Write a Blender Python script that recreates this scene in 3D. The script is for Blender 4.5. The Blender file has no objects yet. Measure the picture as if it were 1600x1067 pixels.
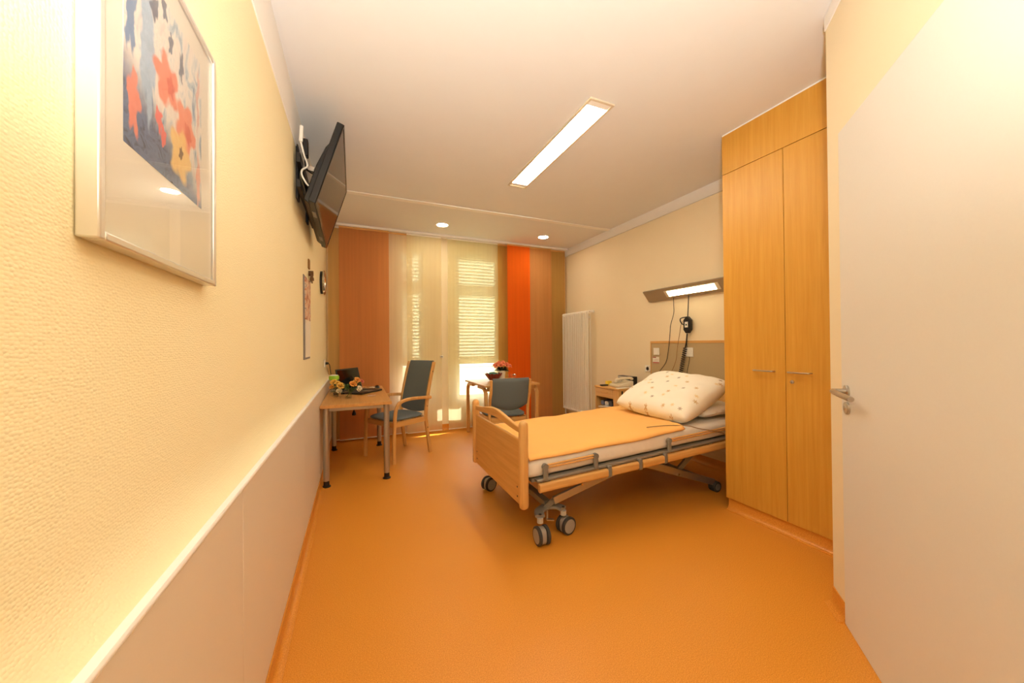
import bpy, math, random
from mathutils import Vector, Matrix, noise
random.seed(7)
sc = bpy.context.scene
COL = sc.collection
R = math.radians

# ------------------------------------------------------------------ camera, world, sun, exposure
F, YAW, PIT, ROL, H = 561.0, R(23.455), R(.390), R(-.485), 1.27
fw = Vector((math.sin(YAW)*math.cos(PIT), math.cos(YAW)*math.cos(PIT), math.sin(PIT)))
rt = Vector((math.cos(YAW), -math.sin(YAW), 0)); up = rt.cross(fw)
rt, up = math.cos(ROL)*rt+math.sin(ROL)*up, -math.sin(ROL)*rt+math.cos(ROL)*up
cd = bpy.data.cameras.new('camera'); cam = bpy.data.objects.new('camera', cd); COL.objects.link(cam)
cd.sensor_fit = 'HORIZONTAL'; cd.sensor_width = 36; cd.lens = 36*F/1600; cd.clip_start = .03
mw = Matrix((rt, up, -fw)).transposed().to_4x4(); mw.translation = (0, 0, H); cam.matrix_world = mw
sc.camera = cam
wd = bpy.data.worlds.new('sky'); sc.world = wd; wd.use_nodes = True
bg = wd.node_tree.nodes['Background']; bg.inputs[0].default_value = (.93, .96, 1, 1); bg.inputs[1].default_value = 8.0
sd = bpy.data.lights.new('sun', 'SUN'); sd.energy = 40; sd.angle = R(.6); sd.color = (1, .93, .78)
sun = bpy.data.objects.new('sun', sd); COL.objects.link(sun); sun.location = (6, 9, 5)
SUN_DIR = Vector((-.93, -.37, -.80))
sun.rotation_euler = SUN_DIR.to_track_quat('-Z', 'Y').to_euler()
vs = sc.view_settings; vs.view_transform = 'Standard'; vs.look = 'None'; vs.gamma = 1; vs.use_curve_mapping = False
vs.exposure = 0.0
WARM = (1, .86, .64)
L_TROUGH, L_ENTRY_FILL, L_DOWN, L_HEAD = 37, 8, 110, 12
# the photographer's flash, held up beside the camera and bounced off the ceiling
fl_d = bpy.data.lights.new('bounced_flash', 'SPOT'); fl_d.energy = 216; fl_d.color = (1, .96, .90); fl_d.spot_size = R(162); fl_d.spot_blend = .75; fl_d.shadow_soft_size = .06
fl_o = bpy.data.objects.new('bounced_flash', fl_d); COL.objects.link(fl_o); fl_o.location = (.02, -.12, 1.45); fl_o.rotation_euler = Vector((.12, .24, 1)).to_track_quat('-Z', 'Y').to_euler()

# ------------------------------------------------------------------ mesh helpers
ORG = {}
def thing(name, label, cat, loc=(0, 0, 0), group=None, local=False, rot=None):
    o = bpy.data.objects.new(name, None); COL.objects.link(o); o.location = loc
    o.empty_display_size = .05
    if rot: o.rotation_euler = rot
    tag(o, label, cat, group); ORG[o.name] = Vector((0, 0, 0)) if local else Vector(loc)
    return o
def tag(o, label=None, cat=None, group=None, kind=None):
    if label: o['label'] = label
    if cat: o['category'] = cat
    if group: o['group'] = group
    if kind: o['kind'] = kind
    return o
def crom(P, n=6, closed=False):
    P = [Vector(p) for p in P]; out = []
    m = len(P); rng = range(m if closed else m-1)
    for i in rng:
        if closed: a, b, c, d = P[i-1], P[i], P[(i+1) % m], P[(i+2) % m]
        else: a, b, c, d = P[max(i-1, 0)], P[i], P[i+1], P[min(i+2, m-1)]
        for k in range(n):
            t = k/n
            out.append(.5*((2*b)+(c-a)*t+(2*a-5*b+4*c-d)*t*t+(3*b-a-3*c+d)*t**3))
    if not closed: out.append(P[-1])
    return out
def arc(c, r, a0, a1, n, f): return [f(c[0]+r*math.cos(R(a0+(a1-a0)*i/n)), c[1]+r*math.sin(R(a0+(a1-a0)*i/n))) for i in range(n+1)]
def rrect(w, h, r, n=3):
    o = []
    for cx, cy, a in ((w/2-r, h/2-r, 0), (-w/2+r, h/2-r, 90), (-w/2+r, -h/2+r, 180), (w/2-r, -h/2+r, 270)):
        for i in range(n+1):
            t = R(a+90*i/n); o.append((cx+r*math.cos(t), cy+r*math.sin(t)))
    return o
def circ(r, n=8): return [(r*math.cos(2*math.pi*i/n), r*math.sin(2*math.pi*i/n)) for i in range(n)]
class MB:
    def __init__(s): s.v = []; s.f = []
    def add(s, vs_, fs, M=None):
        k = len(s.v); s.v += [(M @ Vector(p)) if M else Vector(p) for p in vs_]
        s.f += [tuple(i+k for i in q) for q in fs]; return s
    def box(s, x0, x1, y0, y1, z0, z1, M=None):
        v = [(x, y, z) for x in (x0, x1) for y in (y0, y1) for z in (z0, z1)]
        return s.add(v, [(0, 1, 3, 2), (4, 6, 7, 5), (0, 4, 5, 1), (2, 3, 7, 6), (0, 2, 6, 4), (1, 5, 7, 3)], M)
    def bar(s, a, b, w, h, upv=(0, 0, 1)): return s.sweep([a, b], [(-w/2, -h/2), (w/2, -h/2), (w/2, h/2), (-w/2, h/2)], upv)
    def sweep(s, path, prof, upv=(0, 0, 1), closed=False, scale=None):
        P = [Vector(p) for p in path]; n = len(P); m = len(prof); rings = []
        U = Vector(upv)
        for i in range(n):
            if closed: t = P[(i+1) % n]-P[i-1]
            else: t = P[min(i+1, n-1)]-P[max(i-1, 0)]
            t.normalize()
            U = U-t*U.dot(t)
            if U.length < 1e-4: U = t.orthogonal()
            U.normalize(); S = t.cross(U)
            k = scale[i] if scale else 1
            rings.append([P[i]+S*(a*k)+U*(b*k) for a, b in prof])
        base = len(s.v)
        for r_ in rings: s.v += r_
        for i in range(n if closed else n-1):
            j = (i+1) % n
            for k in range(m):
                s.f.append((base+i*m+k, base+i*m+(k+1) % m, base+j*m+(k+1) % m, base+j*m+k))
        if not closed:
            s.f.append(tuple(base+k for k in reversed(range(m)))); s.f.append(tuple(base+(n-1)*m+k for k in range(m)))
        return s
    def tube(s, path, r, n=8, closed=False, scale=None): return s.sweep(path, circ(r, n), closed=closed, scale=scale)
    def cyl(s, a, b, r, r2=None, n=16):
        return s.sweep([a, b], circ(1, n), scale=[r, r if r2 is None else r2])
    def lathe(s, prof, c=(0, 0, 0), n=20, M=None, axis='Z'):
        base = []; fs = []
        for r_, z in prof:
            for k in range(n):
                t = 2*math.pi*k/n; x, y = r_*math.cos(t), r_*math.sin(t)
                p = {'Z': (x, y, z), 'Y': (x, z, y), 'X': (z, x, y)}[axis]
                base.append((p[0]+c[0], p[1]+c[1], p[2]+c[2]))
        for i in range(len(prof)-1):
            for k in range(n): fs.append((i*n+k, i*n+(k+1) % n, (i+1)*n+(k+1) % n, (i+1)*n+k))
        if prof[0][0] > 1e-6: fs.append(tuple(reversed(range(n))))
        if prof[-1][0] > 1e-6: fs.append(tuple((len(prof)-1)*n+k for k in range(n)))
        return s.add(base, fs, M)
    def prism(s, pts, axis, a0, a1, M=None):
        f = {'X': lambda p, a: (a, p[0], p[1]), 'Y': lambda p, a: (p[0], a, p[1]), 'Z': lambda p, a: (p[0], p[1], a)}[axis]
        n = len(pts); v = [f(p, a0) for p in pts]+[f(p, a1) for p in pts]
        fs = [tuple(range(n)), tuple(reversed(range(n, 2*n)))]+[(k, k+n, (k+1) % n+n, (k+1) % n) for k in range(n)]
        return s.add(v, fs, M)
    def grid(s, nu, nv, fn, closeu=False):
        v = [fn(i/(nu if closeu else nu-1), j/(nv-1)) for i in range(nu) for j in range(nv)]; fs = []
        for i in range(nu if closeu else nu-1):
            for j in range(nv-1):
                a = i*nv+j; b = ((i+1) % nu)*nv+j; fs.append((a, b, b+1, a+1))
        return s.add(v, fs)
    def build(s, name, mat, parent=None, bevel=0, smooth=35, solid=0, sub=0, seg=2):
        off = ORG.get(parent.name, Vector((0, 0, 0))) if parent else Vector((0, 0, 0))
        me = bpy.data.meshes.new(name); me.from_pydata([tuple(p-off) for p in s.v], [], s.f); me.validate()
        import bmesh
        bm = bmesh.new(); bm.from_mesh(me); bmesh.ops.remove_doubles(bm, verts=bm.verts, dist=1e-6)
        bmesh.ops.recalc_face_normals(bm, faces=bm.faces); bm.to_mesh(me); bm.free()
        o = bpy.data.objects.new(name, me); COL.objects.link(o)
        me.materials.append(mat)
        if smooth:
            for p in me.polygons: p.use_smooth = True
            me.set_sharp_from_angle(angle=R(smooth))
        if solid:
            m = o.modifiers.new('solid', 'SOLIDIFY'); m.thickness = solid; m.offset = 0
        if bevel:
            m = o.modifiers.new('bevel', 'BEVEL'); m.width = bevel; m.segments = seg; m.limit_method = 'ANGLE'; m.angle_limit = R(40); m.harden_normals = False
        if sub:
            m = o.modifiers.new('sub', 'SUBSURF'); m.levels = sub; m.render_levels = sub
        if parent: o.parent = parent; ORG[o.name] = off
        else: ORG[o.name] = Vector((0, 0, 0))
        return o
def B(x0, x1, y0, y1, z0, z1): return MB().box(x0, x1, y0, y1, z0, z1)
def struct(o, label, cat): return tag(o, label, cat, kind='structure')

# ------------------------------------------------------------------ materials
def lin(c): return tuple(((x/255)/12.92 if x/255 <= .04045 else ((x/255+.055)/1.055)**2.4) for x in c)
class NT:
    def __init__(s, name):
        s.m = bpy.data.materials.new(name); s.m.use_nodes = True; s.t = s.m.node_tree; s.n = s.t.nodes; s.l = s.t.links
        s.b = s.n['Principled BSDF']; s.out = s.n['Material Output']
    def new(s, t, **kw):
        o = s.n.new(t)
        for k, v in kw.items(): setattr(o, k, v)
        return o
    def link(s, a, b): s.l.new(a, b)
    def coord(s, sc_=(1, 1, 1), rot=(0, 0, 0)):
        tc = s.new('ShaderNodeTexCoord'); mp = s.new('ShaderNodeMapping'); mp.inputs['Scale'].default_value = sc_; mp.inputs['Rotation'].default_value = rot
        s.link(tc.outputs['Object'], mp.inputs[0]); return mp.outputs[0]
    def noise(s, v, scale, detail=3, rough=.5, dist=0):
        o = s.new('ShaderNodeTexNoise'); o.inputs['Scale'].default_value = scale; o.inputs['Detail'].default_value = detail
        o.inputs['Roughness'].default_value = rough; o.inputs['Distortion'].default_value = dist; s.link(v, o.inputs['Vector']); return o.outputs['Fac']
    def ramp(s, f, stops):
        o = s.new('ShaderNodeValToRGB'); e = o.color_ramp.elements
        while len(e) < len(stops): e.new(.5)
        for k, (p, c) in enumerate(stops): e[k].position = p; e[k].color = (*c, 1)
        s.link(f, o.inputs[0]); return o.outputs[0]
    def mix(s, f, a, b):
        o = s.new('ShaderNodeMix', data_type='RGBA')
        for sock, val in ((o.inputs[0], f), (o.inputs[6], a), (o.inputs[7], b)):
            if isinstance(val, (int, float)): sock.default_value = val
            elif isinstance(val, tuple): sock.default_value = (*val[:3], 1)
            else: s.link(val, sock)
        return o.outputs[2]
    def math(s, op, a, b=None, c=None):
        o = s.new('ShaderNodeMath', operation=op)
        for i, val in enumerate((a, b, c)):
            if val is None: continue
            if isinstance(val, (int, float)): o.inputs[i].default_value = val
            else: s.link(val, o.inputs[i])
        return o.outputs[0]
    def bump(s, h, strength=.3, dist=.002):
        o = s.new('ShaderNodeBump'); o.inputs['Strength'].default_value = strength; o.inputs['Distance'].default_value = dist
        s.link(h, o.inputs['Height']); s.link(o.outputs[0], s.b.inputs['Normal'])
    def col(s, c):
        if isinstance(c, tuple): s.b.inputs['Base Color'].default_value = (*c[:3], 1)
        else: s.link(c, s.b.inputs['Base Color'])
    def set(s, **kw):
        for k, v in kw.items(): s.b.inputs[k.replace('_', ' ')].default_value = v
        return s
def plain(name, c, rough=.5, metal=0, var=.06, scale=40, bump=0, bdist=.001, **kw):
    n = NT(name); v = n.coord(); f = n.noise(v, scale)
    c = lin(c); n.col(n.mix(f, tuple(x*(1-var) for x in c), tuple(min(1, x*(1+var)) for x in c)))
    n.set(Roughness=rough, Metallic=metal, **kw)
    if bump: n.bump(f, bump, bdist)
    return n.m
def wood(name, a, b, axis='Z', rough=.42, scale=1.0):
    n = NT(name)
    s = {'X': (1.2, 30, 30), 'Y': (30, 1.2, 30), 'Z': (30, 30, 1.2)}[axis]
    v = n.coord(tuple(x*scale for x in s)); f = n.noise(v, 1.6, 5, .6, .4); g = n.noise(n.coord(tuple(x*5*scale for x in s)), 1.0, 3)
    base = n.ramp(f, [(.3, lin(a)), (.7, lin(b))])
    n.col(n.mix(n.math('MULTIPLY', g, .22), base, tuple(x*.6 for x in lin(a))))
    n.set(Roughness=rough); n.bump(g, .08, .0005)
    return n.m
def fabric(name, c, transp, transl=.5, weave=260, stripes=.12):
    n = NT(name); v = n.coord()
    w1 = n.new('ShaderNodeTexWave'); w1.bands_direction = 'X'; w1.inputs['Scale'].default_value = weave/6.28; w1.inputs['Distortion'].default_value = 1.5; n.link(v, w1.inputs[0])
    st = n.noise(n.coord((28, 28, .6)), 1.0, 3)
    c = lin(c); col = n.mix(st, tuple(x*(1-stripes) for x in c), tuple(min(1, x*(1+stripes)) for x in c))
    d = n.new('ShaderNodeBsdfDiffuse'); t = n.new('ShaderNodeBsdfTranslucent'); tr = n.new('ShaderNodeBsdfTransparent')
    n.link(col, d.inputs[0]); n.link(col, t.inputs[0]); tr.inputs[0].default_value = (*[x**.35 for x in c], 1)
    m1 = n.new('ShaderNodeMixShader'); m1.inputs[0].default_value = transl; n.link(d.outputs[0], m1.inputs[1]); n.link(t.outputs[0], m1.inputs[2])
    m2 = n.new('ShaderNodeMixShader'); n.link(n.math('MULTIPLY_ADD', n.math('SUBTRACT', w1.outputs['Fac'], .5), transp*.3, transp), m2.inputs[0])
    n.link(m1.outputs[0], m2.inputs[1]); n.link(tr.outputs[0], m2.inputs[2]); n.link(m2.outputs[0], n.out.inputs[0])
    return n.m
def emit(name, c, s):
    n = NT(name); n.col((.8, .8, .75)); n.set(Roughness=.4, Emission_Strength=s); n.b.inputs['Emission Color'].default_value = (*c, 1); return n.m
def pane_glass(name, tint=(1, 1, 1)):
    n = NT(name); tr = n.new('ShaderNodeBsdfTransparent'); tr.inputs[0].default_value = (*tint, 1); g = n.new('ShaderNodeBsdfGlossy'); g.inputs['Roughness'].default_value = .02
    lw = n.new('ShaderNodeLayerWeight'); lw.inputs[0].default_value = .5
    fr = n.math('MULTIPLY_ADD', n.math('POWER', lw.outputs['Facing'], 4.5), .55, .03)
    m = n.new('ShaderNodeMixShader'); n.link(fr, m.inputs[0]); n.link(tr.outputs[0], m.inputs[1]); n.link(g.outputs[0], m.inputs[2]); n.link(m.outputs[0], n.out.inputs[0])
    return n.m

M = {}
def floor_mat():
    n = NT('orange_linoleum'); v = n.coord(); f = n.noise(v, 260, 2, .6); g = n.noise(v, 2.2, 3)
    base = n.ramp(f, [(.30, lin((196, 120, 32))), (.5, lin((220, 144, 46))), (.72, lin((238, 172, 76)))])
    n.col(n.mix(n.math('MULTIPLY', g, .25), base, lin((210, 128, 36)))); n.set(Roughness=.42); n.b.inputs['Specular IOR Level'].default_value = .45
    n.bump(n.noise(v, 30, 2), .008, .002); return n.m
def wallpaper(name, c, c2, bump=.5, cells=150):
    n = NT(name); v = n.coord((1, 1, 1.35))
    vo = n.new('ShaderNodeTexVoronoi'); vo.inputs['Scale'].default_value = cells; vo.inputs['Randomness'].default_value = .55; n.link(v, vo.inputs['Vector'])
    g = n.noise(v, 3, 3)
    n.col(n.mix(g, lin(c), lin(c2))); n.set(Roughness=.72)
    n.bump(n.math('SUBTRACT', 1.0, vo.outputs['Distance']), bump, .0022); return n.m
M['floor'] = floor_mat()
M['wall_l'] = wallpaper('yellow_woven_wallpaper', (247, 233, 188), (249, 236, 196))
M['wall'] = wallpaper('cream_wallpaper', (240, 224, 190), (243, 228, 196), .12, 220)
M['ceil'] = plain('white_ceiling_paint', (234, 235, 236), .85, scale=6, var=.015)
M['white_trim'] = plain('white_trim_paint', (251, 249, 246), .5, var=.01)
M['panel'] = plain('beige_laminate_panel', (226, 214, 196), .38, var=.02, scale=200)
M['door'] = plain('pale_grey_door_laminate', (231, 228, 222), .42, var=.015, scale=120)
M['steel'] = plain('brushed_steel', (196, 190, 180), .28, 1, var=.08, scale=90)
M['chrome'] = plain('chrome', (220, 215, 208), .12, 1, var=.02)
M['alu'] = plain('satin_aluminium', (186, 182, 176), .38, .85, var=.05, scale=60)
M['grey_metal'] = plain('grey_painted_steel', (150, 146, 138), .42, .35, var=.04)
M['grey_plastic'] = plain('grey_plastic', (132, 128, 120), .5, var=.05)
M['light_plastic'] = plain('light_grey_plastic', (198, 190, 176), .4, var=.03)
M['wheel'] = plain('grey_wheel_cover', (166, 158, 146), .45, var=.03)
M['dark_rubber'] = plain('dark_grey_rubber', (58, 56, 54), .65, var=.1)
M['black'] = plain('black_plastic', (24, 22, 22), .42, var=.1)
M['black_gloss'] = plain('glossy_black_plastic', (14, 13, 13), .22, var=.1)
M['white'] = plain('white_plastic', (240, 236, 226), .4, var=.01)
M['beech'] = wood('beech_wood', (214, 158, 88), (236, 188, 118), 'Z')
M['beech_x'] = wood('beech_wood_lengthways', (214, 158, 88), (236, 188, 118), 'X')
M['beech_y'] = wood('beech_wood_crossways', (216, 160, 90), (234, 184, 112), 'Y')
M['closet'] = wood('honey_beech_veneer', (210, 150, 52), (222, 166, 68), 'Z', .4)
M['desk_top'] = wood('beech_desk_laminate', (206, 150, 84), (224, 172, 104), 'Y', .38)
M['sheet'] = plain('white_cotton_sheet', (246, 240, 232), .8, var=.02, scale=18, bump=.35, bdist=.01)
M['blanket'] = plain('apricot_fleece', (252, 190, 108), .95, var=.05, scale=300, bump=.4, bdist=.002)
M['upholstery'] = plain('blue_grey_upholstery', (104, 115, 121), .9, var=.14, scale=420, bump=.3)
M['light_on'] = emit('lit_ceiling_diffuser', WARM, L_TROUGH)
M['entry_fill'] = emit('entry_fill_diffuser', WARM, L_ENTRY_FILL)
M['down_on'] = emit('lit_downlight', WARM, L_DOWN)
M['head_on'] = emit('lit_reading_diffuser', (1, .86, .5), L_HEAD)
M['glass'] = pane_glass('window_glass'); M['clear'] = pane_glass('clear_glass', (.99, .99, .985))
M['radiator'] = plain('cream_radiator_enamel', (252, 247, 234), .35, var=.01)
M['head_panel'] = plain('olive_beige_panel', (186, 164, 124), .55, var=.02)
M['green'] = plain('leaf_green', (60, 96, 44), .6, var=.3, scale=60)
M['dark_green'] = plain('dark_leaf_green', (36, 58, 32), .6, var=.3, scale=60)
M['screen'] = plain('dark_glass_screen', (12, 11, 12), .06, var=.02)
M['paper'] = plain('white_paper', (238, 230, 214), .8, var=.03)
M['brown_cord'] = plain('brown_cord', (156, 118, 74), .6)
M['slat'] = plain('pale_metal_slat', (236, 234, 222), .5, var=.02)
M['lawn'] = plain('sunlit_grass', (116, 118, 88), .9, var=.3, scale=30)

# ------------------------------------------------------------------ room shell
XL, XR, YB, HC = -.36, 3.33, 5.33, 2.86
o = B(-.6, 3.6, -1.65, 5.46, -.12, 0).build('floor', M['floor']); struct(o, 'speckled orange linoleum floor of the room', 'floor')
ceil = B(-.6, 3.6, -1.65, 5.46, HC, HC+.12).build('ceiling', M['ceil']); struct(ceil, 'plain white ceiling over the room', 'ceiling')
# left wall: wallpaper, fillet behind the ledge, panels below
wl = MB().prism([(XL-.14, 0), (XL, 0), (XL, .86), (-.313, .872), (-.325, .884), (-.340, .908), (-.352, .94), (XL, .985), (XL, HC), (XL-.14, HC)], 'Y', -1.5, YB+.13).build('wall_left', M['wall_l'], smooth=50)
struct(wl, 'left wall with woven pale yellow wallpaper above beige panels', 'wall')
seams = [-1.5, -.072, 1.257, 2.588, 3.92, YB]
for a, b in zip(seams[:-1], seams[1:]):
    B(-.3055, -.300, a+.0016, b-.0016, .085, .8575).build('panel', M['panel'], wl, bevel=.0008, seg=1)
B(XL+.001, -.306, -1.499, YB-.002, .0855, .8605).build('panel_backing', plain('dark_joint_and_shadow', (70, 50, 36), .9), wl)  # dark panel joints, plus the shadow line under the ledge put in as colour
o = MB().prism([(-.3585, .8612), (-.2975, .8612), (-.2965, .863), (-.2965, .868), (-.2985, .8722), (-.3585, .8722)], 'Y', -1.5, YB-.001).build('trim_1', M['white_trim']); struct(o, 'white ledge strip capping the beige wall panels', 'trim')
def cove(name, path, label):
    prof = [(0, 0), (.034, 0), (.034, .003), (.022, .006), (.013, .013), (.007, .024), (.005, .036), (.005, .0845), (0, .0845)]
    m = MB(); P = [Vector((*p, 0)) for p in path]; rings = []
    for i, p in enumerate(P):
        ns = []
        if i: t = (P[i]-P[i-1]).normalized(); ns.append(Vector((t.y, -t.x, 0)))
        if i < len(P)-1: t = (P[i+1]-P[i]).normalized(); ns.append(Vector((t.y, -t.x, 0)))
        nn = ns[0] if len(ns) == 1 else (ns[0]+ns[1])/(1+ns[0].dot(ns[1]))
        rings.append([p+nn*a+Vector((0, 0, b)) for a, b in prof])
    k = len(prof); v = [q for r_ in rings for q in r_]; fs = []
    for i in range(len(P)-1):
        for j in range(k): fs.append((i*k+j, i*k+(j+1) % k, (i+1)*k+(j+1) % k, (i+1)*k+j))
    fs += [tuple(range(k)), tuple((len(P)-1)*k+j for j in range(k))]
    o = MB().add(v, fs).build(name, M['floor'], smooth=45); struct(o, label, 'baseboard')
cove('baseboard_left', [(-.2995, -1.45), (-.2995, YB-.001)], 'orange coved skirting along the left panelled wall')
cove('baseboard_back', [(-.29, YB-.001), (XR-.04, YB-.001)], 'orange coved skirting under the window wall')
cove('baseboard_right', [(XR-.001, YB-.04), (XR-.001, 1.92)], 'orange coved skirting along the wall behind the bed')
o = B(XL, XL+.006, -1.5, YB, 2.585, HC).build('trim_2', M['white_trim']); struct(o, 'pale frieze band at the top of the left wall', 'trim')
# right wall
o = B(XR, XR+.14, .95, YB+.13, 0, HC).build('wall_right', M['wall']); struct(o, 'cream wall behind the bed head and radiator', 'wall')
o = MB().prism([(XR, 2.765), (XR-.02, 2.765), (XR-.045, 2.80), (XR-.06, 2.83), (XR-.065, HC), (XR, HC)], 'Y', 1.9, YB-.001).build('trim_3', M['ceil']); struct(o, 'white cornice moulding above the right wall', 'trim')
o = B(XL+.007, XR-.066, 4.035, 4.105, HC-.008, HC-.0003).build('trim_4', M['white_trim'], bevel=.002); struct(o, 'white joint strip crossing the ceiling before the windows', 'trim')
# back wall with two window openings
WIN = [(.56, .90), (1.395, 2.085)]; WZ0, WZ1 = .44, 2.62
wb = MB()
for a, b in ((XL, WIN[0][0]), (WIN[0][1], WIN[1][0]), (WIN[1][1], XR+.001)): wb.box(a, b, YB, YB+.13, 0, HC)
for a, b in WIN: wb.box(a, b, YB, YB+.13, 0, WZ0); wb.box(a, b, YB, YB+.13, WZ1, HC)
o = wb.build('wall_back', M['wall']); struct(o, 'pale wall around the two tall windows at the far end', 'wall')
for k, (a, b) in enumerate(WIN):
    w = thing('window_%d' % (k+1), ['tall narrow window behind the beige and cream curtain panels', 'tall window behind the bright cream sheer curtain panel'][k], 'window', ((a+b)/2, YB+.06, WZ0)); w['kind'] = 'structure'
    y0, y1 = YB+.035, YB+.085
    fr = MB()
    fr.box(a, a+.05, y0, y1, WZ0, WZ1); fr.box(b-.05, b, y0, y1, WZ0, WZ1); fr.box(a+.05, b-.05, y0, y1, WZ0, WZ0+.06); fr.box(a+.05, b-.05, y0, y1, WZ1-.05, WZ1)
    fr.build('window_frame', M['white'], w, bevel=.004)
    for z0, z1 in ((.965, 1.085), (2.02, 2.185)): B(a+.05, b-.05, y0, y1, z0, z1).build('transom', M['white'], w, bevel=.004)
    for z0, z1 in ((WZ0+.06, .965), (1.085, 2.02), (2.185, WZ1-.05)): B(a+.05, b-.05, YB+.058, YB+.062, z0, z1).build('pane', M['glass'], w)
    MB().tube(crom([(b-.03, y0, 1.30), (b-.03, y0-.03, 1.30), (b-.03, y0-.032, 1.28), (b-.03, y0-.03, 1.19)], 4), .008).build('handle', M['alu'], w)
    bl = thing('venetian_blind', ['white slatted sun blind outside the left window behind beige curtains', 'white slatted sun blind outside the right window behind cream sheer'][k], 'blind', ((a+b)/2, YB+.11, WZ1), 'outside window blinds')
    sl = MB(); z = 2.55
    while z > .86:
        tilt = R(-60 if z > 1.02 else -14)
        c, s_ = math.cos(tilt), math.sin(tilt)
        p = [(YB+.11+.03*c, z+.03*s_), (YB+.11+.031*c, z+.03*s_-.0015), (YB+.11-.03*c, z-.03*s_-.0015), (YB+.11-.03*c, z-.03*s_)]
        sl.prism(p, 'X', a+.005, b-.005); z -= .05 if z > 1.02 else .085
    s1 = sl.build('slats', M['slat'], bl); s1['kind'] = 'stuff'
    B(a+.003, b-.003, YB+.085, YB+.135, 2.575, WZ1-.001).build('head_box', M['alu'], bl, bevel=.003)
    for x in (a+.12, b-.12): MB().cyl((x, YB+.11, .87), (x, YB+.11, 2.58), .0015, n=6).build('ladder_cord', M['white'], bl)
o = B(-12, 16, 5.6, 30, -.6, -.5).build('ground', M['lawn']); struct(o, 'sunlit grass outside the windows', 'ground')

# diagonal wall with the door on the right
T = Vector((-.7383, -.6745, 0)); N = Vector((.6745, -.7383, 0)); W0 = Vector((2.12, .99, 0)) + N*(.700-(.6745*2.12-.7383*.99))
DM = Matrix((T, N, Vector((0, 0, 1)))).transposed().to_4x4(); DM.translation = W0      # local x along wall, y into the wall
o = MB().prism([(0, 0), (.153, 0), (.153, .12), (.02, .12)], 'Z', 0, HC, DM).box(.153, 1.262, 0, .12, 2.212, HC, DM).box(1.262, 2.0, 0, .12, 0, HC, DM).build('wall_diagonal', M['wall'])
struct(o, 'cream slanted wall holding the door on the right', 'wall')
pA = DM @ Vector((.02, .12, 0)); e0 = DM @ Vector((0, 0, 0))
o = MB().prism([(e0.x+.001, e0.y), (3.33, e0.y), (3.33, e0.y-.12), (pA.x+.12, e0.y-.12), (pA.x, pA.y)], 'Z', 0, HC).build('wall_front', M['wall']); struct(o, 'cream return wall beside the wardrobe', 'wall')
e2 = DM @ Vector((2.0, 0, 0))
o = B(e2.x, e2.x+.12, -1.5, e2.y, 0, HC).build('wall_passage', M['wall']); struct(o, 'cream wall of the entrance passage', 'wall')
o = B(XL-.14, e2.x+.12, -1.64, -1.5, 0, HC).build('wall_entry', M['wall']); struct(o, 'cream wall at the entrance end', 'wall')
cA, cB = DM @ Vector((.001, -.0005, 0)), DM @ Vector((.150, -.0005, 0))
def rev(path): return path
cove('baseboard_diagonal', [(cA.x, cA.y), (cB.x, cB.y)], 'orange coved skirting at the foot of the slanted wall')
o = MB().box(0, .153, -.006, 0, 2.79, HC-.0005, DM).box(.153, 2.0, -.006, 0, 2.79, HC-.0005, DM).build('trim_5', M['white_trim']); struct(o, 'white cornice strip above the slanted wall', 'trim')
dr = thing('door_1', 'pale grey door leaf with a steel lever handle, at the right edge', 'door', DM @ Vector((.7, .01, 0))); dr['kind'] = 'structure'
MB().box(.156, 1.259, -.012, .03, .008, 2.206, DM).build('door_leaf', M['door'], dr, bevel=.006, seg=3)
hz = 1.052; hx = .156+.062
hd = MB().lathe([(.0265, 0), (.0265, .007), (.024, .009), (0, .009)], n=24, M=DM @ Matrix.Translation((hx, -.012, hz)) @ Matrix.Rotation(R(90), 4, 'X')).build('handle_rose', M['steel'], dr)
pts = [(hx, -.02, hz), (hx, -.045, hz), (hx+.004, -.058, hz), (hx+.02, -.066, hz), (hx+.07, -.064, hz-.006), (hx+.165, -.058, hz-.014)]
MB().tube([DM @ p for p in crom(pts, 6)], .0112, 12).build('lever', M['steel'], dr)
kc = DM @ Matrix.Translation((hx, -.012, hz-.072)) @ Matrix.Rotation(R(90), 4, 'X')
MB().lathe([(.0265, 0), (.0265, .007), (.024, .009), (0, .009)], n=24, M=kc).build('lock_rose', M['steel'], dr)
MB().lathe([(.0085, .009), (.0085, .012), (0, .012)], n=16, M=kc).build('lock_cylinder', M['chrome'], dr)

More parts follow.
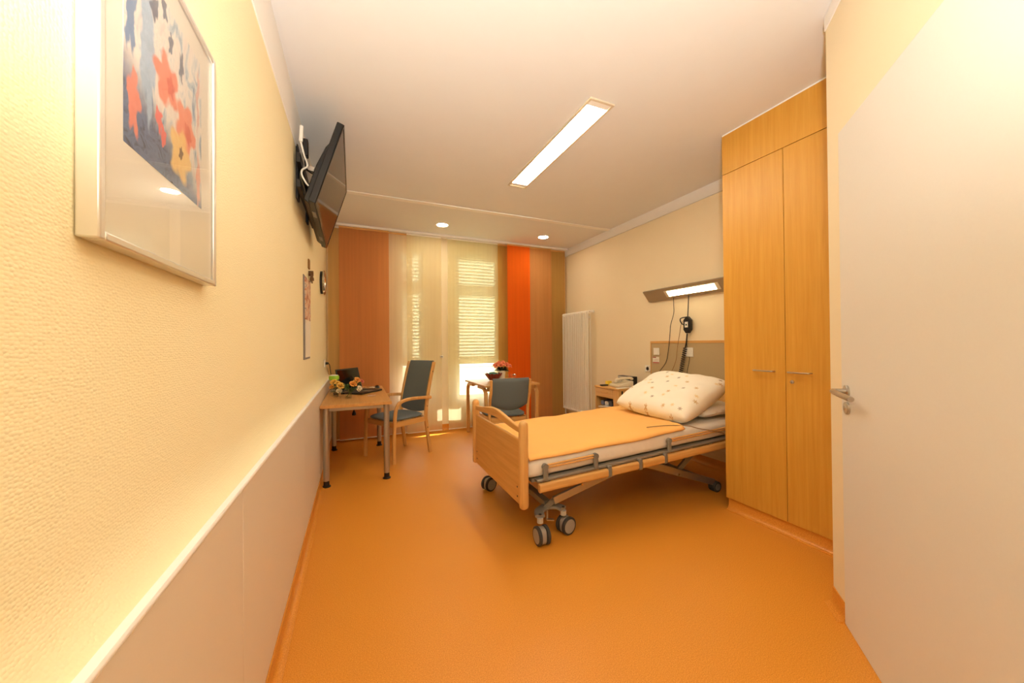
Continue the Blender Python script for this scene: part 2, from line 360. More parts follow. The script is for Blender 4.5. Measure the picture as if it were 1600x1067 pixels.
# ------------------------------------------------------------------ built-in wardrobe
XC, YC0, YC1 = 2.592, 1.026, 1.880
w = thing('wardrobe', 'tall honey beech built-in wardrobe reaching the ceiling beside the bed', 'wardrobe', (2.95, 1.453, 0))
B(XC+.021, XR-.002, YC0, YC1, .0845, HC-.004).build('body', M['closet'], w, bevel=.001)
B(XC, XC+.019, YC0, YC1, 2.553, HC-.012).build('top_panel', M['closet'], w, bevel=.0012)
B(XC+.003, XC+.019, YC0, YC1, HC-.012, HC-.001).build('filler_strip', M['white_trim'], w)
for a, b, lock in ((1.4545, YC1, False), (YC0, 1.4515, True)):
    d = B(XC, XC+.019, a, b, .086, 2.549).build('door', M['closet'], w, bevel=.0012)
    yc = (a+.068, a+.200) if not lock else (b-.148, b-.024)
    yc = (1.522, 1.650) if not lock else (1.307, 1.430)
    hp = crom([(XC, yc[0], 1.070), (XC-.02, yc[0], 1.070), (XC-.027, yc[0]+.012, 1.070), (XC-.030, sum(yc)/2, 1.070), (XC-.027, yc[1]-.012, 1.070), (XC-.02, yc[1], 1.070), (XC, yc[1], 1.070)], 5)
    MB().tube(hp, .0055, 10).build('handle', M['steel'], d)
    if lock:
        MB().lathe([(.0, -.007), (.011, -.007), (.0125, -.005), (.0125, 0)], (XC, 1.414, 1.008), 20, axis='X').build('lock', M['chrome'], d)
        B(XC-.0078, XC-.006, 1.4125, 1.4155, 1.002, 1.014).build('keyhole', M['black'], d)
pm = MB().prism([(XC+.018, 0), (XC-.022, 0), (XC-.022, .003), (XC-.008, .006), (XC+.004, .016), (XC+.010, .03), (XC+.0125, .0835), (XC+.018, .0835)], 'Y', YC0, YC1-.012).build('plinth', M['floor'], w, smooth=45)

# ------------------------------------------------------------------ ceiling lights
def trough(name, label, x0, x1, y0, y1, mat):
    t = thing(name, label, 'ceiling light', ((x0+x1)/2, (y0+y1)/2, HC), local=False)
    z0, z1 = HC-.012, HC-.0005; w_ = .017
    MB().box(x0, x0+w_, y0, y1, z0, z1).box(x1-w_, x1, y0, y1, z0, z1).box(x0+w_, x1-w_, y0, y0+w_, z0, z1).box(x0+w_, x1-w_, y1-w_, y1, z0, z1).build('frame', M['alu_warm'], t, bevel=.002)
    B(x0+w_, x1-w_, y0+w_, y0+w_+.05, HC-.006, HC-.001).build('end_cap', M['white_trim'], t); B(x0+w_, x1-w_, y1-w_-.05, y1-w_, HC-.006, HC-.001).build('end_cap', M['white_trim'], t)
    B(x0+w_, x1-w_, y0+w_+.05, y1-w_-.05, HC-.006, HC-.001).build('diffuser', mat, t)
M['alu_warm'] = plain('cream_lamp_frame', (226, 214, 190), .4, var=.02)
trough('ceiling_light', 'long recessed ceiling light glowing above the bed foot', 1.392, 1.588, 1.905, 3.285, M['light_on'])
trough('ceiling_light', 'added unseen ceiling light behind the viewer, brightening the entrance', .10, .30, -1.15, .05, M['entry_fill'])  # unseen lamp, added to brighten the near left wall and the door
for x, y, lb in ((1.056, 4.727, 'round recessed downlight left of its twin near the window'), (2.565, 4.705, 'round recessed downlight above the orange curtain panel')):
    t = thing('downlight', lb, 'downlight', (x, y, HC), 'round downlights by the windows')
    MB().lathe([(.070, -.0005), (.095, -.0005), (.094, -.006), (.080, -.009), (.071, -.006), (.070, -.0005)], (x, y, HC), 32).build('ring', M['white_trim'], t)
    MB().lathe([(0, -.005), (.070, -.005), (.070, -.001), (0, -.001)], (x, y, HC), 32).build('lamp_disc', M['down_on'], t)

# ------------------------------------------------------------------ curtain rail and sliding panels
cr = thing('curtain_rail', 'white sliding curtain rail running along the ceiling above the windows', 'curtain rail', (1.5, 5.2, HC))
B(XL+.008, XR-.067, 5.14, 5.262, HC-.022, HC-.001).build('track', M['white_trim'], cr, bevel=.002)
B(XL+.008, XR-.067, 5.137, 5.1395, HC-.03, HC-.006).build('front_lip', M['white_trim'], cr)
PAN = [('ochre', -.333, .35, 5.235, (240, 210, 150), .28, .55, 'sheer ochre curtain panel in the left corner behind the desk'),
       ('terracotta', -.203, .417, 5.20, (236, 172, 114), .16, .5, 'terracotta brown curtain panel behind the laptop'),
       ('beige', .395, .735, 5.235, (250, 226, 194), .16, .5, 'pinkish beige curtain panel behind the desk chair backrest'),
       ('cream', .655, 1.142, 5.20, (250, 236, 202), .42, .55, 'narrow cream sheer curtain panel left of the gap'),
       ('pale yellow', 1.236, 2.025, 5.20, (252, 242, 204), .52, .6, 'wide bright cream sheer panel lit by the window behind'),
       ('mustard', 2.0, 2.30, 5.235, (206, 160, 86), .15, .5, 'mustard curtain panel peeking out left of the orange one'),
       ('orange', 2.172, 2.563, 5.165, (244, 112, 34), .02, .35, 'vivid orange curtain panel between the brown ones'),
       ('tan', 2.52, 2.98, 5.20, (224, 168, 106), .10, .45, 'tan curtain panel right of the vivid orange one'),
       ('olive', 2.91, 3.262, 5.235, (210, 172, 104), .10, .45, 'olive brown curtain panel in the corner by the radiator')]
for cname, x0, x1, y, c, tp, tl, lb in PAN:
    t = thing('panel_curtain', lb, 'curtain', ((x0+x1)/2, y, HC-.02), 'sliding curtain panels along the window wall')
    zt, zb = HC-.045, .035
    def fn(u, v, x0=x0, x1=x1, y=y): return (x0+(x1-x0)*u, y+.003*math.sin(u*9+x0*7)*(.4+.6*v)+.002*math.sin(v*5+u*4), zt+(zb-zt)*v)
    MB().grid(14, 22, fn).build('fabric', fabric('curtain_'+cname.replace(' ', '_'), c, tp, tl), t, smooth=60)
    B(x0, x1, y-.006, y+.006, zt, HC-.0225).build('carrier', M['white'] if tp > .2 else M['beech_x'], t)
    MB().cyl((x0, y, zb-.004), (x1, y, zb-.004), .007, n=10).build('weight_bar', M['white'], t)
hs = thing('cord_clip', 'small white clip with two dark dots at the curtain gap', 'clip', (1.138, 5.19, 1.09))
B(1.115, 1.160, 5.186, 5.194, 1.075, 1.11).build('plate', M['white'], hs, bevel=.002)
for x in (1.126, 1.142): B(x-.005, x+.006, 5.183, 5.1862, 1.086, 1.098).build('dot', M['black'], hs)

# ------------------------------------------------------------------ picture on the left wall
def art_mat():
    n = NT('watercolour_flowers'); tc = n.new('ShaderNodeTexCoord'); sp = n.new('ShaderNodeSeparateXYZ')
    v = tc.outputs['Object']
    nz = n.new('ShaderNodeTexNoise'); nz.inputs['Scale'].default_value = 26; nz.inputs['Detail'].default_value = 5; n.link(v, nz.inputs['Vector'])
    wv = n.new('ShaderNodeVectorMath', operation='MULTIPLY_ADD'); n.link(nz.outputs['Color'], wv.inputs[0]); wv.inputs[1].default_value = (.032, .032, .032); n.link(v, wv.inputs[2])
    n.link(wv.outputs[0], sp.inputs[0]); Yc, Zc = n.math('ADD', sp.outputs[1], .93), n.math('ADD', sp.outputs[2], 1.42)
    f1 = n.noise(n.coord((1, 7, 3)), 3.2, 4, .6, 1.5)
    col = n.ramp(f1, [(.30, lin((110, 140, 176))), (.40, lin((190, 204, 214))), (.50, lin((238, 230, 220))), (.64, lin((230, 216, 210))), (.80, lin((150, 170, 194)))])
    f2 = n.noise(n.coord((1, 4, 6)), 5, 4, .6, 1)
    dk = n.ramp(f2, [(.35, lin((58, 66, 92))), (.5, lin((96, 120, 158))), (.7, lin((48, 56, 78)))])
    low = n.math('SMOOTH_MIN', 1.0, n.math('MULTIPLY', n.math('SUBTRACT', 1.74, n.math('ADD', Zc, n.math('MULTIPLY', n.math('SUBTRACT', Yc, .93), .35))), 14.0), .1)
    low = n.math('MAXIMUM', low, 0.0); col = n.mix(low, col, dk)
    f3 = n.noise(v, 55, 4, .65, 1.2)
    def blob(cy, cz, ry, rz, c, hard=5):
        nonlocal col
        dy = n.math('DIVIDE', n.math('SUBTRACT', Yc, cy+.016), ry); dz = n.math('DIVIDE', n.math('SUBTRACT', Zc, cz+.016), rz)
        d = n.math('SQRT', n.math('ADD', n.math('MULTIPLY', dy, dy), n.math('MULTIPLY', dz, dz)))
        an = n.math('ARCTAN2', dz, dy); lim = n.math('MULTIPLY_ADD', n.math('SINE', n.math('MULTIPLY_ADD', an, 5.0, cy*40)), .16, .92)
        m = n.math('MULTIPLY', n.math('SUBTRACT', lim, d), hard); m = n.math('MINIMUM', n.math('MAXIMUM', m, 0.0), .92)
        cl = lin(c); cc = n.mix(n.math('MULTIPLY', n.math('POWER', f3, 1.5), .8), cl, tuple(min(1, x*1.7+.08) for x in cl)); col = n.mix(m, col, cc)
    blob(.79, 1.86, .02, .12, (78, 116, 160)); blob(.80, 1.68, .022, .06, (224, 120, 100)); blob(.845, 1.80, .03, .14, (150, 172, 196))
    blob(.87, 1.90, .016, .03, (60, 74, 104)); blob(.905, 1.93, .012, .03, (66, 80, 108)); blob(.98, 1.865, .012, .032, (72, 84, 112)); blob(.93, 1.88, .010, .028, (84, 98, 124))
    blob(.915, 1.795, .055, .055, (232, 118, 92)); blob(.93, 1.79, .02, .026, (200, 84, 70)); blob(1.0, 1.745, .055, .060, (236, 124, 96)); blob(1.01, 1.74, .02, .024, (206, 92, 74))
    blob(.885, 1.70, .016, .026, (226, 86, 82)); blob(.90, 1.675, .012, .02, (226, 96, 90))
    blob(.975, 1.675, .056, .062, (240, 186, 116), 4); blob(.975, 1.68, .012, .014, (110, 84, 70)); blob(1.065, 1.66, .012, .07, (224, 150, 132)); blob(1.065, 1.85, .008, .09, (208, 160, 152))
    n.col(col); n.set(Roughness=.25); n.b.inputs['Specular IOR Level'].default_value = .5; return n.m
pt = thing('framed_picture', 'framed watercolour of orange and yellow flowers on the left wall', 'picture', (XL, .93, 1.42))
y0, y1, z0, z1, xf = .697, 1.160, 1.425, 2.010, -.332
fw_ = .014
for nm, bx in (('frame_side', (y0, y0+fw_, z0, z1)), ('frame_side', (y1-fw_, y1, z0, z1)), ('frame_rail', (y0+fw_, y1-fw_, z0, z0+fw_)), ('frame_rail', (y0+fw_, y1-fw_, z1-fw_, z1))):
    B(XL+.001, xf, *bx).build(nm, M['frame_silver'] if 'frame_silver' in M else M.setdefault('frame_silver', plain('satin_silver_frame', (226, 222, 214), .3, .6, var=.02)), pt, bevel=.003)
B(XL+.002, xf-.008, y0+fw_, y1-fw_, z0+fw_, z1-fw_).build('mat_board', plain('cream_mat_board', (236, 228, 214), .22, var=.01), pt)
B(xf-.0079, xf-.0075, .770, 1.085, 1.600, 1.945).build('painting', art_mat(), pt)
B(xf-.0065, xf-.0045, y0+fw_, y1-fw_, z0+fw_, z1-fw_).build('glazing', M['clear'], pt)

# ------------------------------------------------------------------ television
TW, TH = 1.06, .575
tv = thing('television', 'black flat television tilted down on a wall bracket, high on the left', 'television', (-.155, 3.115, 2.435), local=True, rot=(R(-1.5), R(17), 0))
B(-.042, 0, -TW/2, TW/2, -TH/2, TH/2).build('casing', M['black'], tv, bevel=.006, seg=3)
B(-.001, .0015, -TW/2+.018, TW/2-.018, -TH/2+.03, TH/2-.018).build('screen', M['screen'], tv)
bz = MB(); 
for a in ((-TW/2+.002, TW/2-.002, TH/2-.017, TH/2-.002), (-TW/2+.002, TW/2-.002, -TH/2+.002, -TH/2+.029), (-TW/2+.002, -TW/2+.017, -TH/2+.029, TH/2-.017), (TW/2-.017, TW/2-.002, -TH/2+.029, TH/2-.017)): bz.box(-.001, .004, *a)
bz.build('bezel', M['black_gloss'], tv, bevel=.0015)
MB().prism([(-.0425, -.284), (-.080, -.268), (-.080, -.02), (-.066, .12), (-.0425, .19)], 'Y', -.47, .47).build('back_bulge', M['black'], tv, bevel=.006)
for yy in (-.30, .26):
    B(-.034, -.012, yy-.05, yy+.05, -TH/2-.004, -TH/2+.001).build('speaker_grille', M['grey_plastic'], tv)
B(-.060, -.040, -TW/2+.16, -TW/2+.24, .08, .17).build('side_bump', M['black_gloss'], tv, bevel=.004)
mt = thing('wall_bracket', 'black wall bracket behind the television', 'bracket', (XL, 3.0, 2.3))
B(XL+.001, XL+.014, 2.72, 2.80, 2.24, 2.60).build('wall_plate', M['black'], mt, bevel=.003)
B(XL+.001, XL+.014, 3.22, 3.30, 2.24, 2.60).build('wall_plate', M['black'], mt, bevel=.003)
B(XL+.015, XL+.040, 2.62, 3.52, 2.44, 2.50).build('cross_rail', M['black'], mt, bevel=.003)
B(XL+.015, XL+.040, 2.62, 3.52, 2.28, 2.33).build('cross_rail', M['black'], mt, bevel=.003)
for yy in (2.76, 3.26): MB().bar((XL+.041, yy, 2.47), (XL+.104, yy, 2.46), .03, .03).build('tilt_arm', M['steel'], mt)
ad = thing('power_adapter', 'small black power adapter plugged in beside the television', 'adapter', (XL, 2.70, 2.48))
B(XL+.045, XL+.078, 2.655, 2.71, 2.505, 2.615).build('body', M['black'], ad, bevel=.006)
MB().tube(crom([(XL+.06, 2.68, 2.505), (XL+.06, 2.70, 2.45), (XL+.085, 2.74, 2.43), (XL+.12, 2.80, 2.45)], 6), .004).build('lead', M['black'], ad)
wc = thing('aerial_cable', 'white cable with plug looping behind the television', 'cable', (XL+.03, 2.62, 2.5))
MB().cyl((XL+.045, 2.60, 2.56), (XL+.05, 2.60, 2.66), .011, n=10).build('plug', M['white'], wc, bevel=.002)
MB().tube(crom([(XL+.045, 2.60, 2.56), (XL+.06, 2.62, 2.49), (XL+.075, 2.66, 2.44), (XL+.05, 2.62, 2.39), (XL+.05, 2.60, 2.35), (XL+.07, 2.61, 2.31), (XL+.082, 2.63, 2.30)], 8), .0055).build('cord', M['white'], wc)

# ------------------------------------------------------------------ calendar, ornament, clock, socket on the left wall
cl = thing('wall_calendar', 'narrow picture calendar hanging on the yellow wall below the television', 'calendar', (XL, 3.27, 1.5))
def cal_mat():
    n = NT('calendar_print'); f = n.noise(n.coord((1, 6, 6)), 3, 4, .6, .6)
    n.col(n.ramp(f, [(.32, lin((70, 58, 56))), (.45, lin((196, 120, 78))), (.55, lin((232, 206, 176))), (.7, lin((120, 104, 110)))])); n.set(Roughness=.5); return n.m
B(XL+.001, XL+.006, 3.045, 3.42, 1.165, 1.80).build('back_sheet', plain('grey_card', (128, 120, 118), .7), cl)
B(XL+.006, XL+.014, 3.10, 3.40, 1.47, 1.79).build('picture_page', cal_mat(), cl)
MB().prism([(XL+.006, 1.18), (XL+.009, 1.18), (XL+.014, 1.469), (XL+.006, 1.469)], 'Y', 3.12, 3.40).build('date_page', M['paper'], cl)
od = thing('straw_ornament', 'small brown dried straw ornament hung above the calendar', 'ornament', (XL, 3.38, 1.9))
B(XL+.001, XL+.012, 3.34, 3.40, 1.90, 1.98).build('loop', plain('dried_straw', (150, 112, 62), .9, var=.3), od, bevel=.004)
sm = MB()
for k in range(11):
    a = R(20+k*14); sm.bar((XL+.02, 3.40, 1.87), (XL+.02+.01*math.sin(k), 3.40+.085*math.cos(a), 1.87-.085*math.sin(a)*(1.0 if k % 2 else .6)), .010, .006)
sm.cyl((XL+.001, 3.40, 1.87), (XL+.035, 3.40, 1.87), .022, n=10)
sm.build('straw_bundle', plain('brown_straw', (116, 84, 50), .9, var=.3), od)
ck = thing('wall_clock', 'round black clock with silver rim on the left wall near the curtains', 'clock', (XL, 4.50, 1.97))
MB().lathe([(0, .001), (.125, .001), (.125, .022), (.118, .030), (0, .030)], (XL, 4.50, 1.97), 36, axis='X').build('case', M['black'], ck)
MB().lathe([(.112, .030), (.130, .026), (.135, .034), (.128, .045), (.114, .042), (.112, .030)], (XL, 4.50, 1.97), 36, axis='X').build('rim', M['chrome'], ck)
MB().lathe([(0, .0302), (.112, .0302), (.112, .032), (0, .032)], (XL, 4.50, 1.97), 36, axis='X').build('dial', M['white'], ck)
MB().bar((XL+.034, 4.50, 1.97), (XL+.034, 4.54, 2.02), .006, .003, (1, 0, 0)).build('hour_hand', M['black'], ck)
MB().bar((XL+.036, 4.50, 1.97), (XL+.036, 4.44, 2.04), .004, .002, (1, 0, 0)).build('minute_hand', M['black'], ck)
so = thing('wall_socket', 'white wall socket above the desk end of the left wall', 'socket', (XL, 4.93, 1.05))
B(XL+.001, XL+.013, 4.88, 4.965, 1.005, 1.10).build('plate', M['white'], so, bevel=.003)
MB().lathe([(0, .0132), (.022, .0132), (.024, .016), (.026, .0132)], (XL, 4.922, 1.052), 20, axis='X').build('socket_ring', M['light_plastic'], so)
pc = thing('charger_lead', 'black charger lead hanging from the wall socket to the desk', 'lead', (XL+.03, 4.922, 1.05))
MB().lathe([(.016, .0165), (.016, .035), (.009, .05), (0, .05)], (XL, 4.922, 1.052), 14, axis='X').build('plug', M['black'], pc)
MB().tube(crom([(XL+.045, 4.922, 1.05), (XL+.06, 4.91, 1.03), (XL+.075, 4.87, .93), (XL+.09, 4.80, .83), (XL+.115, 4.72, .765), (XL+.135, 4.66, .75)], 8), .0045).build('cord', M['black'], pc)

# ------------------------------------------------------------------ desk
dk = thing('desk', 'beech desk on round aluminium legs against the left wall', 'desk', (0, 4.26, 0))
DZ = .74
MB().prism([(-.296, DZ-.028), (.306, DZ-.028), (.306, DZ-.004), (.302, DZ), (-.296, DZ)], 'Y', 3.56, 4.985).build('table_top', M['desk_top'], dk, bevel=.002)
for lx in (-.252, .262):
    for ly in (3.635, 4.86):
        l = MB().cyl((lx, ly, .055), (lx, ly, DZ-.029), .026, n=24).build('leg', M['alu'], dk)
        MB().lathe([(.036, .0005), (.036, .008), (.025, .014), (.0235, .055), (0, .055)], (lx, ly, 0), 20).build('foot', M['black'], l)
for a in ((-.225, .235, 3.625, 3.645), (-.225, .235, 4.85, 4.87)): B(a[0], a[1], a[2], a[3], DZ-.065, DZ-.0285).build('cross_bar', M['alu'], dk)
for lx in (-.252, .262): B(lx-.012, lx+.012, 3.662, 4.833, DZ-.046, DZ-.0285).build('side_bar', M['alu'], dk)
us = thing('under_desk_socket', 'small grey socket box fixed under the desk top', 'socket box', (.02, 4.2, DZ-.03))
B(.035, .085, 4.18, 4.24, DZ-.085, DZ-.0285).build('box', M['light_plastic'], us, bevel=.003)
B(.042, .078, 4.176, 4.1802, DZ-.075, DZ-.04).build('opening', M['black'], us)
hp_ = thing('hanging_plug', 'black plug dangling on its lead below the desk', 'plug', (-.02, 4.0, .5))
MB().tube(crom([(-.025, 4.05, DZ-.0285), (-.027, 4.05, .66), (-.025, 4.05, .60)], 5), .004).build('lead', M['black'], hp_)
MB().lathe([(.006, .60), (.010, .59), (.019, .565), (.019, .55), (0, .55)], (-.025, 4.05, 0), 12).build('plug_body', M['black'], hp_)

# laptop
lp = thing('laptop', 'open black laptop standing on the desk by the curtain', 'laptop', (-.045, 4.46, DZ), local=True, rot=(0, 0, R(-36)))
B(0, .26, -.19, .19, .002, .020).build('base', M['black'], lp, bevel=.004)
B(.015, .13, -.17, .17, .0195, .0215).build('keyboard', M['dark_rubber'], lp, bevel=.0008)
B(.15, .235, -.05, .05, .0195, .0208).build('touchpad', M['grey_plastic'], lp)
LR = Matrix.Translation((0, 0, .021)) @ Matrix.Rotation(R(-14), 4, 'Y')
ls = MB().box(-.012, 0, -.19, .19, 0, .255, LR).build('lid', M['black'], lp, bevel=.003)
MB().box(0, .001, -.175, .175, .022, .24, LR).build('screen', M['screen'], ls)
# papers, mouse near laptop
t = thing('computer_mouse', 'black mouse beside the laptop on the desk', 'mouse', (.235, 4.76, DZ))
MB().grid(14, 9, lambda u, v: (.235+.032*math.cos(u*2*math.pi)*math.sin(v*math.pi/2), 4.76+.055*math.sin(u*2*math.pi)*math.sin(v*math.pi/2), DZ+.0005+.034*math.cos(v*math.pi/2)), True).build('shell', M['black_gloss'], t)
MB().tube(crom([(.235, 4.81, DZ+.012), (.22, 4.86, DZ+.005), (.15, 4.88, DZ+.004), (.08, 4.84, DZ+.004)], 6), .002, 6).build('cord', M['black'], t)
o = MB().grid(6, 5, lambda u, v: (.145+.085*u+.01*v, 4.72+.07*v, DZ+.003+.012*abs(math.sin(u*5+v*3)))).build('crumpled_tissue', M['paper'], solid=.002); tag(o, 'crumpled white tissue behind the laptop', 'tissue')
o = MB().grid(5, 4, lambda u, v: (.10+.075*u+.01*v, 3.98+.06*v, DZ+.003+.006*abs(math.sin(u*6+v*2)))).build('wrapper', plain('pinkish_wrapper', (226, 196, 180), .5), solid=.0015); tag(o, 'small crinkled pale wrapper lying on the desk', 'wrapper')
t = thing('cable_bundle', 'tangled grey and black adapter leads at the desk wall edge', 'cable bundle', (-.24, 4.62, DZ))
bu = MB()
for k in range(4): bu.tube([(-.235+.035*math.cos(a*.5+k), 4.60+.05*math.sin(a*.5+k*2), DZ+.006+.012*k+.006*math.sin(a)) for a in range(14)], .004, 6)
bu.build('loops', M['dark_rubber'], t)
B(-.265, -.215, 4.55, 4.62, DZ+.0005, DZ+.035).build('transformer', M['light_plastic'], t, bevel=.005)

# flowers
PETAL = {}
def rose(m, c, r, tilt=(0, 0, 1), seed=0):
    rnd = random.Random(seed); q = Vector(tilt).to_track_quat('Z', 'Y').to_matrix().to_4x4(); Mx = Matrix.Translation(c) @ q
    for ring, (k, rr, op, hh) in enumerate(((3, .34, .15, .72), (5, .66, .5, .70), (6, 1.0, .95, .5))):
        for j in range(k):
            a0 = 2*math.pi*j/k+ring*.6+rnd.uniform(-.15, .15); wd_ = 2*math.pi/k*.72
            v = []; 
            for iu in range(4):
                for iv in range(4):
                    u, w_ = iu/3, iv/3
                    a = a0+(u-.5)*wd_*(.5+.8*math.sin(w_*math.pi*.6+.3))
                    rad = r*rr*(.25+.75*w_**(.8))*(1+op*.15*w_); z = r*(-.35+(hh+.35)*w_-op*.55*w_**3+.1*rnd.random()*w_)
                    v.append((rad*math.cos(a), rad*math.sin(a), z))
            fs = [(i*4+j2, (i+1)*4+j2, (i+1)*4+j2+1, i*4+j2+1) for i in range(3) for j2 in range(3)]
            m.add(v, fs, Mx)
def leaf(m, a, d, L_, w_, seed=0):
    a = Vector(a); d = Vector(d).normalized(); s_ = d.cross(Vector((0, 0, 1)))
    if s_.length < .1: s_ = Vector((1, 0, 0))
    s_.normalize(); n_ = s_.cross(d)
    v = []
    for i in range(5):
        t = i/4; ww = w_*math.sin(math.pi*(t*.92+.04))**.8; c = a+d*(L_*t)-Vector((0, 0, 1))*(L_*.25*t*t)
        v += [c-s_*ww+n_*ww*.3, c, c+s_*ww+n_*ww*.3]
    m.add(v, [(i*3+k, i*3+k+1, i*3+3+k+1, i*3+3+k) for i in range(4) for k in range(2)])
YEL = plain('yellow_petal', (250, 200, 96), .7, var=.1, scale=80); ORA = plain('peach_orange_petal', (250, 176, 84), .7, var=.12, scale=80)
WHT = plain('cream_petal', (248, 236, 206), .7, var=.05); PNK = plain('coral_pink_petal', (246, 140, 104), .7, var=.14, scale=60); RED = plain('dusky_pink_bud', (206, 110, 92), .7)
def glass_vase(name, label, c, r, h, fl, leaves):
    t = thing(name, label, 'vase', c)
    MB().lathe([(r*.9, .0005), (r, .006), (r, h), (r-.003, h), (r-.003, .012), (0, .012)], c, 24).build('glass', M['clear'], t)
    MB().lathe([(r-.0035, .013), (r-.0035, h*.55), (0, h*.55)], c, 20).build('water', M['clear'], t)
    for i, (dx, dy, dz, rr, mat) in enumerate(fl):
        top = Vector(c)+Vector((dx, dy, dz)); m = MB(); rose(m, top, rr, (dx*4, dy*4-.35, .5), i*5+int(c[1]*100))
        f = m.build('blossom', mat, t, solid=.0008, smooth=60)
        MB().tube(crom([top-Vector((0, 0, rr*.3)), Vector(c)+Vector((dx*.5, dy*.5, h*.9)), Vector(c)+Vector((-dx*.15, -dy*.15, .02))], 5), .0025, 6).build('stem', M['green'], f)
    if leaves:
        m = MB(); rnd = random.Random(len(fl))
        for k in range(leaves):
            a = rnd.uniform(0, 6.28); e = rnd.uniform(.2, 1.2)
            leaf(m, Vector(c)+Vector((.012*math.cos(a), .012*math.sin(a), h*rnd.uniform(.5, 1.25))), (math.cos(a)*math.cos(e), math.sin(a)*math.cos(e), math.sin(e)), rnd.uniform(.04, .085), rnd.uniform(.007, .012))
        f = m.build('foliage', M['green'], t, smooth=60); f['kind'] = 'stuff'
    return t
glass_vase('flower_glass', 'clear glass with yellow and white roses at the desk wall side', (-.175, 4.03, DZ), .042, .10,
           [(-.035, -.02, .165, .030, YEL), (.03, -.03, .125, .036, YEL), (.015, -.04, .075, .026, WHT), (-.05, .0, .115, .026, ORA), (.0, .03, .15, .026, YEL)], 10)
glass_vase('flower_glass', 'clear glass with peach roses and feathery green leaves beside the laptop', (-.075, 3.93, DZ), .032, .105,
           [(.045, -.01, .145, .034, ORA), (.085, .0, .185, .030, ORA), (.125, .02, .165, .022, RED), (.105, -.03, .105, .024, WHT), (.095, -.02, .085, .02, WHT), (.07, .02, .165, .024, YEL)], 26)
t = thing('drinking_bottle', 'clear bottle with bright green lid standing behind the roses', 'bottle', (-.215, 4.19, DZ))
c = (-.215, 4.19, DZ)
MB().lathe([(.040, .0005), (.043, .01), (.043, .14), (.034, .165), (.030, .170), (.027, .165), (.040, .138), (.040, .012), (0, .012)], c, 24).build('body', M['clear'], t)
MB().lathe([(.046, .171), (.050, .176), (.050, .205), (.044, .214), (0, .214)], c, 24).build('lid', plain('lime_green_plastic', (150, 200, 40), .4), t)
MB().lathe([(.040, .2145), (.040, .219), (.036, .222), (0, .222)], c, 24).build('lid_cap', M['white'], t)

